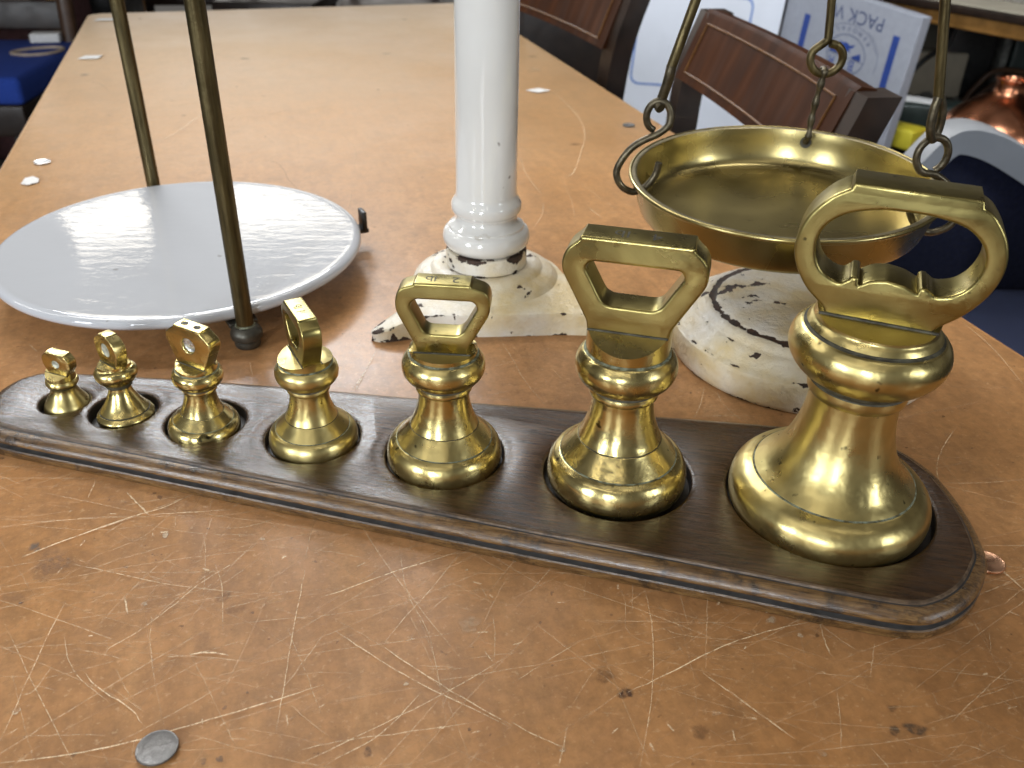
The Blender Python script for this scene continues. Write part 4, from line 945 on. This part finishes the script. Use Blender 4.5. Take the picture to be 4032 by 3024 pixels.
# right: rod, long link, ring and hook
tube_obj("hanger_rod", L_(toward((0.2528, 0.550, 0.1778), (0.2423, 0.551, 0.2336), 0.42)), 0.0031, ROD, pan, 14)
lk = [(0.2516, 0.5480, 0.1800), (0.2506, 0.5475, 0.1740), (0.2506, 0.5470, 0.1640), (0.2530, 0.5475, 0.1560), (0.2560, 0.5500, 0.1545), (0.2585, 0.5525, 0.1580), (0.2588, 0.5525, 0.1660), (0.2570, 0.552, 0.1740), (0.2540, 0.5515, 0.1800)]
tube_obj("link", L_(catmull(lk, 5)), 0.0026, HOOK, pan, 12)
rg = [(0.2578 + 0.0098 * math.cos(math.radians(q)), 0.5512 - 0.003 * k / 13, 0.1443 + 0.0112 * math.sin(math.radians(q))) for k, q in enumerate(range(-62, -62 + 14 * 24, 24))]
Sr = [(0.2630, 0.5485, 0.1322), (0.2745, 0.549, 0.1238), (0.2830, 0.550, 0.1105), (0.2814, 0.550, 0.0990), (0.2700, 0.550, 0.0938), (0.2600, 0.550, 0.0975), (0.2535, 0.550, 0.1065), (0.2530, 0.550, 0.1100)]
tube_obj("hook", L_(catmull(rg + Sr[0:], 5)), 0.0024, HOOK, pan, 12)

# ------------------------------------------------------------------ small flat things on the table
def disc(name, label, cat, x, y, r, mat, h=0.0012, group=None, z=0.0):
    bm = bmesh.new(); lathe(bm, [(r * 0.98, 0.0), (r, h * 0.4), (r * 0.985, h * 0.85), (r * 0.93, h), (r * 0.88, h * 0.85), (0.0003, h * 0.85)], 48, None, True, True)
    o = from_bm(name, bm, mat); o.location = (x, y, z + 0.0009); return tag(o, label, cat, group)
disc("metal_disc", "dull grey metal disc in front, nearest the photographer", "disc", -0.1368, 0.2235, 0.0082, NICKEL, 0.0009)
disc("metal_disc", "shiny pale disc near the table's left edge above the round plate", "disc", -0.509, 0.938, 0.0085, STEEL, 0.0012)
disc("metal_disc", "small grey disc near the table's right edge, below the left hanging ring", "disc", 0.140, 1.128, 0.0080, NICKEL, 0.0009)
disc("coin", "copper coin half hidden by the round end of the dark board", "coin", 0.2415, 0.3395, 0.0082, BRIGHTC, 0.0012)
def scrap(label, pts, group="torn white paper scraps stuck on the table"):
    cx_ = sum(p[0] for p in pts) / len(pts); cy_ = sum(p[1] for p in pts) / len(pts)
    bm = bmesh.new(); prism(bm, [((x - cx_) * 0.62, (y - cy_) * 0.62) for x, y in pts], 0, 0.0005)
    o = from_bm("paper_scrap", bm, PAPER, None, False); o.location = (cx_, cy_, 0.001); return tag(o, label, "paper scrap", group)
scrap("white rectangular paper scrap at the far left corner of the table", [(-0.800, 1.752), (-0.745, 1.766), (-0.748, 1.800), (-0.800, 1.788)])
scrap("white paper scrap by the left table edge, level with the blue seat", [(-0.692, 1.428), (-0.645, 1.440), (-0.648, 1.476), (-0.690, 1.470)])
scrap("white torn paper scrap above the round plate, nearest of those on the left edge", [(-0.502, 0.862), (-0.488, 0.858), (-0.478, 0.872), (-0.484, 0.888), (-0.500, 0.900), (-0.508, 0.890)])
scrap("diamond-shaped pale paper scrap right of the white column", [(0.000, 1.296), (0.030, 1.276), (0.056, 1.298), (0.030, 1.318)])

# ------------------------------------------------------------------ chairs with mahogany bar backs, right of the table
def bar_chair(label, p0, p1, z0=0.034, z1=0.117, rake=0.032):
    """p0, p1: far and near end of the top bar on the table's right side; the chair faces the table"""
    a, b = Vector((*p0, 0)), Vector((*p1, 0)); w = (b - a).length; mid = (a + b) / 2
    ang = math.atan2(b.y - a.y, b.x - a.x)
    t = thing("dining_chair", label, "chair", (mid.x, mid.y, -0.75), ang, "mahogany dining chairs drawn up to the table's right side")
    Z = 0.75
    # local x runs along the bar towards the camera, local y towards +x side of the room (away from table)
    n = 14
    def arc(u): return 0.010 * (1 - (2 * u - 1) ** 2)
    bm = bmesh.new()
    rows = []
    for k in range(n + 1):
        u = k / n; x = (u - 0.5) * w; y = arc(u)
        rows.append([bm.verts.new(q) for q in ((x, y, Z + z0), (x, y + 0.020, Z + z0 + 0.003), (x, y + rake + 0.022, Z + z1), (x, y + rake + 0.006, Z + z1 + 0.003), (x, y + rake, Z + z1 - 0.002))])
    for k in range(n):
        for q in range(5): bm.faces.new((rows[k][q], rows[k][(q + 1) % 5], rows[k + 1][(q + 1) % 5], rows[k + 1][q]))
    bm.faces.new(list(reversed(rows[0]))); bm.faces.new(rows[-1])
    bar = from_bm("back_bar", bm, MAHOG, t, True, 30)
    bm = bmesh.new()
    def surf(u, v):  # front face point (towards the table)
        x = (u - 0.5) * w; y = arc(u) + rake * v; return (x, y - 0.0006, Z + z0 + (z1 - 0.002 - z0) * v)
    for v in (0.13, 0.87): tube(bm, [surf(0.05 + 0.88 * k / 16, v) for k in range(17)], 0.0013, 6)
    for u in (0.05, 0.93): tube(bm, [surf(u, 0.13), surf(u, 0.5), surf(u, 0.87)], 0.0014, 6)
    from_bm("inlay_line", bm, INLAY, bar)
    for s_ in (-1, 1):
        bm = bmesh.new(); pts = [(s_ * (w / 2 + 0.006), rake + 0.016, Z + z1 - 0.001), (s_ * (w / 2 + 0.006), 0.022, Z + z0), (s_ * (w / 2 - 0.004), 0.010, Z - 0.10), (s_ * (w / 2 - 0.02), -0.01, 0.46), (s_ * (w / 2 - 0.03), 0.05, 0.0)]
        c_ = catmull(pts, 6); rows = []
        for x, y, z in c_: rows.append([bm.verts.new(q) for q in ((x - 0.018, y - 0.015, z), (x + 0.018, y - 0.015, z), (x + 0.018, y + 0.018, z), (x - 0.018, y + 0.018, z))])
        for k in range(len(rows) - 1):
            for q in range(4): bm.faces.new((rows[k][q], rows[k][(q + 1) % 4], rows[k + 1][(q + 1) % 4], rows[k + 1][q]))
        bm.faces.new(rows[0]); bm.faces.new(rows[-1])
        from_bm("leg", bm, DARKW, t, True, 40)
    box_obj("cross_rail", (0, 0.008, Z - 0.13), (w - 0.05, 0.016, 0.03), BROWNW, t, 0.003)
    box_obj("seat", (0, -0.20, 0.44), (w - 0.02, 0.40, 0.05), MAROON, t, 0.015)
    for s_ in (-1, 1): box_obj("leg", (s_ * (w / 2 - 0.035), -0.375, 0.2075), (0.035, 0.035, 0.414), DARKW, t, 0.004)
    return t
bar_chair("mahogany chair whose inlaid back bar stands in front of the white boxes", (0.212, 1.250), (0.274, 0.830))
bar_chair("mahogany chair with inlaid back, farther off, right of the white column", (-0.030, 1.815), (0.126, 1.420))

# ------------------------------------------------------------------ removal boxes
def frame_mat(B, h, v, n):
    return Matrix(((h.x, v.x, n.x, B.x), (h.y, v.y, n.y, B.y), (h.z, v.z, n.z, B.z), (0, 0, 0, 1)))
B2 = Vector((0.9309, 2.25, -0.0372)); ps, ta = math.radians(-60), math.radians(5)
h2 = Vector((math.cos(ps) * math.cos(ta), math.sin(ps) * math.cos(ta), -math.sin(ta))); nn = Vector((0, 0, 1)).cross(Vector((math.cos(ps), math.sin(ps), 0))).normalized()
v2 = h2.cross(nn).normalized()
if v2.z > 0: v2 = -v2
F2 = frame_mat(B2, h2, v2, nn)                # x along the face, y down the face, z into the box
bx2 = thing("cardboard_box", "flat greyish white removal carton printed with blue arrows and upside-down lettering", "box", tuple(B2))
F2l = Matrix.Translation(-B2) @ F2
def face_obj(name, bm, mat, F, parent, smooth=False):
    bmesh.ops.transform(bm, verts=bm.verts, matrix=F); return from_bm(name, bm, mat, parent, smooth)
bm = bmesh.new(); box(bm, (-0.195, 0.337, 0.016), (0.43, 0.674, 0.032), None, 0.003)
face_obj("carton", bm, CARD2, F2l, bx2)
def poly_print(name, loops, mat, F, parent, z=-0.0008):
    bm = bmesh.new()
    for lp in loops: bm.faces.new([bm.verts.new((x, y, z)) for x, y in lp])
    return face_obj(name, bm, mat, F, parent)
def arrow(x0, y0, x1, y1, w, hw, hl):
    d = Vector((x1 - x0, y1 - y0)).normalized(); p = Vector((-d.y, d.x)); a = Vector((x0, y0)); b = Vector((x1, y1)); c = b - d * hl
    return [tuple(q) for q in (a + p * w, a - p * w, c - p * w, c - p * hw, b, c + p * hw, c + p * w)]
poly_print("printed_arrow", [arrow(-0.0349, 0.0560, -0.0330, 0.2620, 0.0100, 0.0225, 0.030)], BLUEI, F2l, bx2)
poly_print("printed_arrow", [arrow(-0.3270, 0.0750, -0.3300, 0.2810, 0.0104, 0.0225, 0.030)], BLUEI, F2l, bx2)
def ringp(cx_, cy_, rx, ry, w, a0=0, a1=360, n=40):
    o = []
    for k in range(n):
        t0 = math.radians(a0 + (a1 - a0) * k / n); t1 = math.radians(a0 + (a1 - a0) * (k + 1) / n)
        o.append([(cx_ + rx * math.cos(t0), cy_ + ry * math.sin(t0)), (cx_ + rx * math.cos(t1), cy_ + ry * math.sin(t1)), (cx_ + (rx - w) * math.cos(t1), cy_ + (ry - w) * math.sin(t1)), (cx_ + (rx - w) * math.cos(t0), cy_ + (ry - w) * math.sin(t0))])
    return o
LC = (-0.1720, 0.1370)
poly_print("printed_emblem", ringp(*LC, 0.064, 0.049, 0.0024) + ringp(*LC, 0.098, 0.074, 0.0011, -150, -20) + ringp(*LC, 0.103, 0.079, 0.0011, -60, 15)
           + [[(LC[0] - 0.062, LC[1] + 0.0055), (LC[0] + 0.062, LC[1] + 0.0055), (LC[0] + 0.062, LC[1] + 0.0070), (LC[0] - 0.062, LC[1] + 0.0070)],
              [(LC[0] - 0.056, LC[1] + 0.0330), (LC[0] + 0.056, LC[1] + 0.0330), (LC[0] + 0.056, LC[1] + 0.0340), (LC[0] - 0.056, LC[1] + 0.0340)]], GREYI, F2l, bx2)
# spread-winged bird and dark ground of the emblem
bird = [(-0.030, -0.030), (-0.018, -0.026), (-0.006, -0.029), (0.008, -0.024), (0.024, -0.030), (0.016, -0.020), (0.006, -0.016), (0.014, -0.008), (0.004, -0.010), (-0.002, -0.004), (-0.008, -0.012), (-0.018, -0.016)]
poly_print("printed_emblem", [[(LC[0] + x, LC[1] + y) for x, y in bird], [(LC[0] - 0.055, LC[1] - 0.012), (LC[0] - 0.030, LC[1] - 0.016), (LC[0] - 0.022, LC[1] + 0.003), (LC[0] - 0.055, LC[1] + 0.003)],
           [(LC[0] + 0.020, LC[1] + 0.000), (LC[0] + 0.046, LC[1] - 0.013), (LC[0] + 0.052, LC[1] + 0.004), (LC[0] + 0.022, LC[1] + 0.004)]], BLUEI, F2l, bx2)
def face_text(body, x, y, size, mat, rot=0.0, align='CENTER', sx=1.0):
    # printed upside down: text x runs along -x of the face
    M4 = F2l @ Matrix.Translation((x, y, -0.0009)) @ Matrix.Rotation(rot, 4, 'Z') @ Matrix.Diagonal((-sx, 1, -1, 1))
    text_mesh("printed_lettering", body, size, 0.00005, mat, bx2, M4, align)
face_text("PACK W", -0.168, 0.0420, 0.046, GREYI)
face_text("B", -0.146, 0.1575, 0.036, BLUEI)
face_text("R", -0.2130, 0.1610, 0.036, BLUEI)
for k, ch in enumerate("REMOVALS"):
    a = math.radians(-42 - 13.5 * k)
    face_text(ch, LC[0] + 0.083 * math.cos(a), LC[1] + 0.063 * math.sin(a), 0.0165, GREYI, a + PI / 2)
poly_print("printed_table", [[(-0.19, 0.283), (-0.012, 0.2735), (-0.012, 0.2752), (-0.19, 0.2847)], [(-0.19, 0.302), (-0.012, 0.293), (-0.012, 0.294), (-0.19, 0.303)], [(-0.19, 0.320), (-0.012, 0.311), (-0.012, 0.312), (-0.19, 0.321)], [(-0.0125, 0.274), (-0.011, 0.274), (-0.011, 0.335), (-0.0125, 0.335)]], GREYI, F2l, bx2)
# plainer, whiter box to its left
ps1 = math.radians(7); B1 = Vector((0.722, 2.60, 0.03)); ta1 = math.radians(3.5)
h1 = Vector((math.cos(ps1) * math.cos(ta1), math.sin(ps1) * math.cos(ta1), -math.sin(ta1))); n1 = Vector((0, 0, 1)).cross(Vector((math.cos(ps1), math.sin(ps1), 0))).normalized()
v1 = h1.cross(n1).normalized()
if v1.z > 0: v1 = -v1
bx1 = thing("cardboard_box", "white cardboard carton with a pale blue rounded outline, left of the arrow carton", "box", tuple(B1))
F1l = Matrix.Translation(-B1) @ frame_mat(B1, h1, v1, n1)
bm = bmesh.new(); box(bm, (-0.22, 0.368, 0.03), (0.44, 0.736, 0.06), None, 0.003); face_obj("carton", bm, CARD1, F1l, bx1)
lp = round_loop([(-0.40, 0.088), (-0.085, 0.088), (-0.085, 0.33), (-0.40, 0.33)], 0.032, 6)
bm = bmesh.new(); nlp = len(lp); inn = inset(lp, 0.006) if sum(a[0] * b[1] - b[0] * a[1] for a, b in zip(lp, lp[1:] + lp[:1])) > 0 else inset(list(reversed(lp)), 0.006)[::-1]
A_ = [bm.verts.new((x, y, -0.0008)) for x, y in lp]; I_ = [bm.verts.new((x, y, -0.0008)) for x, y in inn]
for k in range(nlp): bm.faces.new((A_[k], A_[(k + 1) % nlp], I_[(k + 1) % nlp], I_[k]))
face_obj("printed_outline", bm, BLUEL, F1l, bx1)
poly_print("box_seam", [[(-0.222, 0.36), (-0.2185, 0.36), (-0.2185, 0.72), (-0.222, 0.72)]], GREYI, F1l, bx1)

# ------------------------------------------------------------------ low chair with pale arched frame and navy cloth, right
ac = thing("arched_chair", "chair with pale grey arched frame and navy mesh cloth at the table's right", "chair", (0.68, 1.05, -0.75), 0.0)
o0 = Vector((0.68, 1.05, -0.75)); al = lambda pts: [tuple(Vector(p) - o0) for p in pts]
arch = catmull([(0.500, 1.24, -0.33), (0.508, 1.225, -0.18), (0.527, 1.205, -0.090), (0.540, 1.20, -0.060), (0.565, 1.20, -0.026), (0.592, 1.20, -0.013), (0.635, 1.20, -0.021), (0.690, 1.20, -0.047), (0.760, 1.20, -0.088), (0.835, 1.20, -0.140), (0.88, 1.21, -0.22), (0.90, 1.24, -0.33)], 7)
bm = bmesh.new(); rows = []
P_ = [Vector(p) for p in al(arch)]
for i, p in enumerate(P_):
    d = (P_[min(i + 1, len(P_) - 1)] - P_[max(0, i - 1)]).normalized(); s_ = Vector((-d.z, 0, d.x)).normalized()
    if s_.z < 0 and abs(d.x) > 0.2: s_ = -s_
    rows.append([bm.verts.new(p + s_ * a + Vector((0, b, 0))) for a, b in ((0.004, -0.028), (0.007, -0.02), (0.007, 0.02), (0.004, 0.028), (-0.028, 0.022), (-0.033, -0.012))])
for i in range(len(rows) - 1):
    for q in range(6): bm.faces.new((rows[i][q], rows[i][(q + 1) % 6], rows[i + 1][(q + 1) % 6], rows[i + 1][q]))
bm.faces.new(rows[0]); bm.faces.new(rows[-1])
from_bm("arched_frame", bm, PALEP, ac, True, 50)
bm = bmesh.new()
bp = [(x, z) for x, y, z in arch if -0.26 < z]
vs = [bm.verts.new((x - o0.x, 1.225 - o0.y, z - 0.018 - o0.z)) for x, z in bp]
lo = [bm.verts.new((0.88 - o0.x, 1.235 - o0.y, 0.46)), bm.verts.new((0.52 - o0.x, 1.235 - o0.y, 0.46))]
f = bm.faces.new(vs + lo); ex = bmesh.ops.extrude_face_region(bm, geom=[f]); bmesh.ops.translate(bm, verts=[v for v in ex["geom"] if isinstance(v, bmesh.types.BMVert)], vec=(0, 0.02, 0))
from_bm("backrest", bm, NAVYP, ac)
box_obj("seat", (0.02, -0.13, 0.475), (0.46, 0.56, 0.07), NAVY, ac, 0.022)
box_obj("olive_panel", (0.135, 0.07, 0.585), (0.11, 0.025, 0.17), OLIVE, ac, 0.008)  # dark olive panel below the right part of the arch
for sx in (-0.18, 0.22):
    for sy in (-0.36, 0.12): tube_obj("leg", [(sx, sy, 0.0), (sx, sy, 0.22), (sx, sy, 0.445)], 0.012, BLACKM, ac)

# ------------------------------------------------------------------ side table with honey apron, far right, and what stands under it
SR = math.radians(-58)
st = thing("side_table", "honey-coloured wooden side table with a dark-edged top, far right", "table", (1.085, 2.561, -0.75), SR)
box_obj("tabletop", (0.10, 0.31, 0.697), (1.50, 0.70, 0.018), DARKW, st, 0.003)
box_obj("surface", (0.10, 0.315, 0.7078), (1.46, 0.66, 0.003), CREAMP, st, 0.001)
box_obj("apron", (0.10, 0.00, 0.6685), (1.42, 0.03, 0.0385), GOLDW, st, 0.008)
for x, y in ((-0.58, 0.05), (0.78, 0.05), (-0.58, 0.6), (0.78, 0.6)): box_obj("leg", (x, y, 0.343), (0.05, 0.05, 0.6859), BROWNW, st, 0.004)
tray = box_obj("glass_tray", (0, 0, 0), (0.34, 0.16, 0.020), STEEL, None, 0.004); tray.location = (1.36, 2.52, -0.0307); tray.rotation_euler = (0, 0, SR); tag(tray, "grey metal tray edge lying on the side table's top", "tray")
bench = thing("low_bench", "low dark bench under the side table carrying bits of salvage", "bench", (1.32, 2.62, -0.75), SR)
box_obj("bench_top", (0.05, 0.04, 0.3675), (1.20, 0.86, 0.025), BLACKM, bench, 0.004)
for x in (-0.50, 0.60):
    for y in (-0.35, 0.43): box_obj("leg", (x, y, 0.1775), (0.04, 0.04, 0.355), DARKW, bench, 0.003)
def tbox(name, label, cat, c, s, mat, rz=0.0, bev=0.006, rx=0.0, group=None):
    o = box_obj(name, (0, 0, 0), s, mat, None, bev); o.location = c; o.rotation_euler = (rx, 0, math.radians(rz)); return tag(o, label, cat, group)
ZT = -0.37
tbox("yellow_case", "small yellow plastic case beside the arrow carton's lower edge", "case", (1.005, 2.345, ZT + 0.0255), (0.095, 0.075, 0.050), YELLOW, -50)
tbox("green_case", "long dark green case lying behind the yellow case", "case", (1.14, 2.51, ZT + 0.0355), (0.26, 0.10, 0.070), GREEND, -14)
tbox("paper_sheet", "white folded sheet lying on the dark green case", "paper", (1.105, 2.525, ZT + 0.0735), (0.11, 0.055, 0.004), PAPER, -32, 0.001)
tbox("beige_box", "plain beige box standing at the back of the low bench", "box", (1.285, 2.92, ZT + 0.0665), (0.19, 0.10, 0.132), CREAMP, -8)
tbox("picture_frame", "dark olive framed board standing on the beige box", "frame", (1.255, 2.93, ZT + 0.206), (0.13, 0.04, 0.145), OLIVE, -12)
tbox("dark_chest", "black chest behind the hanging rod under the side table", "chest", (1.385, 2.94, -0.25), (0.15, 0.14, 0.2396), BLACKM, -10)
tbox("grey_file", "pale grey file standing upright beside the black chest", "file", (1.475, 2.88, ZT + 0.11), (0.022, 0.10, 0.218), STONE, -10)
tbox("dark_file", "blackish file standing between the grey file and the red-brown post", "file", (1.525, 2.87, ZT + 0.11), (0.062, 0.10, 0.218), GREEND, -10)
tbox("brown_post", "red-brown wooden post at the right edge above the copper vessel", "post", (1.60, 2.84, -0.235), (0.075, 0.06, 0.2694), BROWNW, -10)
rs2 = random.Random(5)
for k in range(22):
    bm = bmesh.new(); bmesh.ops.create_icosphere(bm, subdivisions=2, radius=1.0)
    for v in bm.verts: v.co *= 1 + 0.25 * rs2.uniform(-1, 1)
    o = from_bm("rubble_piece", bm, rs2.choice([STONE, BLACKM, OLIVE, STONE])); s_ = rs2.uniform(0.012, 0.024)
    gx = 1.19 + 0.25 * (k % 8) / 7 + rs2.uniform(-0.012, 0.012); gy = (2.72, 2.78, 2.67)[k // 8] + rs2.uniform(-0.02, 0.02)
    o.scale = (s_ * 1.4, s_, s_ * 0.8); o.location = (gx, gy, ZT + s_ * 0.62); o.rotation_euler = (0, 0, rs2.uniform(0, 6))
    tag(o, "small dark lump of salvage in the heap in front of the beige box", "rubble", "heap of small salvage lumps on the low bench")
pip = tube_obj("curved_rod", catmull([(1.185, 2.80, -0.285), (1.200, 2.80, -0.262), (1.225, 2.80, -0.235), (1.255, 2.80, -0.215), (1.275, 2.80, -0.195), (1.285, 2.80, -0.120)], 5), 0.007, BLACKM)
tag(pip, "thin dark curved rod rising in front of the beige box", "rod")
cage = thing("bent_frame", "brown bent wooden frame between the hanging rod and the copper vessel", "frame", (1.30, 2.70, ZT))
for pts in ([(0.0, 0, 0.0), (0.05, 0.02, 0.07), (0.10, 0.02, 0.115), (0.20, 0.02, 0.105), (0.26, 0.02, 0.07)], [(0.04, 0.03, 0.0), (0.09, 0.03, 0.06), (0.15, 0.03, 0.085), (0.24, 0.03, 0.06)], [(0.04, -0.03, 0.03), (0.12, -0.03, 0.035), (0.20, -0.03, 0.03)]):
    tube_obj("rod", catmull(pts, 5), 0.008, BROWNW, cage)
jug = thing("copper_jug", "rounded copper vessel with a narrow flared neck, cut by the right edge", "vessel", (1.228, 2.30, ZT), 0)
bm = bmesh.new()
jp, _ = chain([(0.0003, 0.0), (0.100, 0.0)], [(0.100, 0.0), (0.130, 0.022), (0.138, 0.052), (0.122, 0.088), (0.082, 0.122), (0.046, 0.143), (0.036, 0.153)], [(0.036, 0.153), (0.033, 0.172)], [(0.033, 0.172), (0.036, 0.180), (0.0395, 0.183), (0.037, 0.186), (0.030, 0.181), (0.028, 0.155)])
lathe(bm, jp, 56, None, True, False); from_bm("body", bm, COPPER, jug, True, 50)

# ------------------------------------------------------------------ left: chair with a royal blue seat
bc = thing("blue_chair", "dark wooden chair with a royal blue cloth seat beyond the table's left edge", "chair", (-1.66, 2.68, -0.75), math.radians(4))
box_obj("seat", (0, 0, 0.447), (0.62, 0.52, 0.075), BLUEF, bc, 0.016)
box_obj("seat_rail", (0, 0, 0.365), (0.60, 0.50, 0.085), DARKW, bc, 0.006)
for x in (-0.27, 0.27): box_obj("leg", (x, -0.21, 0.16), (0.05, 0.05, 0.3199), DARKW, bc, 0.004)
box_obj("stretcher", (0, -0.22, 0.18), (0.50, 0.03, 0.05), BROWNW, bc, 0.004)
for x in (-0.275, 0.275):
    tube_obj("stile", [(x, 0.225, 0.0), (x, 0.235, 0.45), (x, 0.275, 0.75), (x, 0.335, 1.02)], 0.026, BROWNW, bc, 8)
box_obj("lower_rail", (0, 0.262, 0.555), (0.54, 0.03, 0.085), DARKW, bc, 0.006, Matrix.Rotation(math.radians(-8), 3, 'X'))
box_obj("top_rail", (0, 0.335, 0.99), (0.60, 0.03, 0.075), DARKW, bc, 0.01, Matrix.Rotation(math.radians(-10), 3, 'X'))
sp = [(-0.055, 0.59), (0.055, 0.59), (0.048, 0.63), (0.028, 0.69), (0.033, 0.75), (0.058, 0.82), (0.05, 0.90), (0.035, 0.965), (-0.035, 0.965), (-0.05, 0.90), (-0.058, 0.82), (-0.033, 0.75), (-0.028, 0.69), (-0.048, 0.63)]
so = plate2d("splat", [(a, b - 0.59) for a, b in catmull(sp, 3, True)], [], 0.007, 0.002, BROWNW, bc); so.location = (0.11, 0.268, 0.59); so.rotation_euler = (math.radians(-10), 0, 0)
el = tube_obj("elastic_loop", catmull([(-1.487, 2.742, -0.2615), (-1.455, 2.790, -0.2615), (-1.405, 2.815, -0.2615), (-1.368, 2.805, -0.2615), (-1.362, 2.765, -0.2615), (-1.382, 2.720, -0.2615), (-1.430, 2.700, -0.2615), (-1.475, 2.712, -0.2615)], 5, True), 0.0045, RUBBER, None, 10, True)
tag(el, "tan rubber loop lying on the royal blue seat", "rubber band")
tbox("white_box", "small white folded box at the back of the royal blue seat", "box", (-1.462, 2.905, -0.2500), (0.085, 0.05, 0.026), PAPER, 12, 0.003)
tbox("upholstered_stool", "maroon upholstered piece standing behind the blue-seated chair", "seat", (-1.83, 3.42, -0.34), (0.62, 0.40, 0.8196), MAROON, 5, 0.03)
pst = tbox("wooden_post", "upright honey brown wooden post behind the blue-seated chair", "post", (-1.50, 3.10, -0.30), (0.045, 0.045, 0.8996), GOLDW, 5, 0.004)
tbox("black_cabinet", "black upright cabinet side left of the table's far corner", "cabinet", (-1.53, 3.55, -0.30), (0.16, 0.35, 0.8996), BLACKM, 5, 0.004)
# ------------------------------------------------------------------ far end: dark chairs on the grey floor
def plain_chair(label, x, y, rz, wood):
    t = thing("far_chair", label, "chair", (x, y, -0.75), math.radians(rz), "dark wooden chairs standing beyond the table's far end")
    box_obj("seat", (0, 0, 0.44), (0.42, 0.40, 0.05), wood, t, 0.008)
    for sx in (-0.18, 0.18):
        tube_obj("leg", [(sx, -0.17, 0), (sx, -0.17, 0.2), (sx, -0.17, 0.416)], 0.022, wood, t, 10)
        tube_obj("leg", [(sx, 0.19, 0), (sx, 0.18, 0.42), (sx, 0.24, 0.92)], 0.022, wood, t, 10)
    box_obj("top_rail", (0, 0.235, 0.86), (0.40, 0.025, 0.10), wood, t, 0.006)
    box_obj("stretcher", (0, -0.17, 0.17), (0.36, 0.02, 0.03), wood, t, 0.004)
    return t
plain_chair("dark far chair between the two brass rods of the plate", -1.50, 4.25, 8, DARKW)
plain_chair("dark far chair right of the front brass rod", -1.02, 4.05, -4, DARKW)
plain_chair("dark far chair left of the white column's top", -0.52, 3.95, 5, BROWNW)
plain_chair("dark far chair close behind the white column's top", -0.05, 3.80, 0, DARKW)
tbox("light_post", "thin honey-coloured post just left of the plate's rear rod", "post", (-1.52, 3.80, -0.30), (0.05, 0.05, 0.8996), GOLDW, 0, 0.004)
tbox("dark_sideboard", "low dark sideboard beyond the mahogany chairs", "sideboard", (0.30, 3.45, -0.36), (0.95, 0.45, 0.7798), DARKW, -6, 0.01)
bpy.context.view_layer.update()
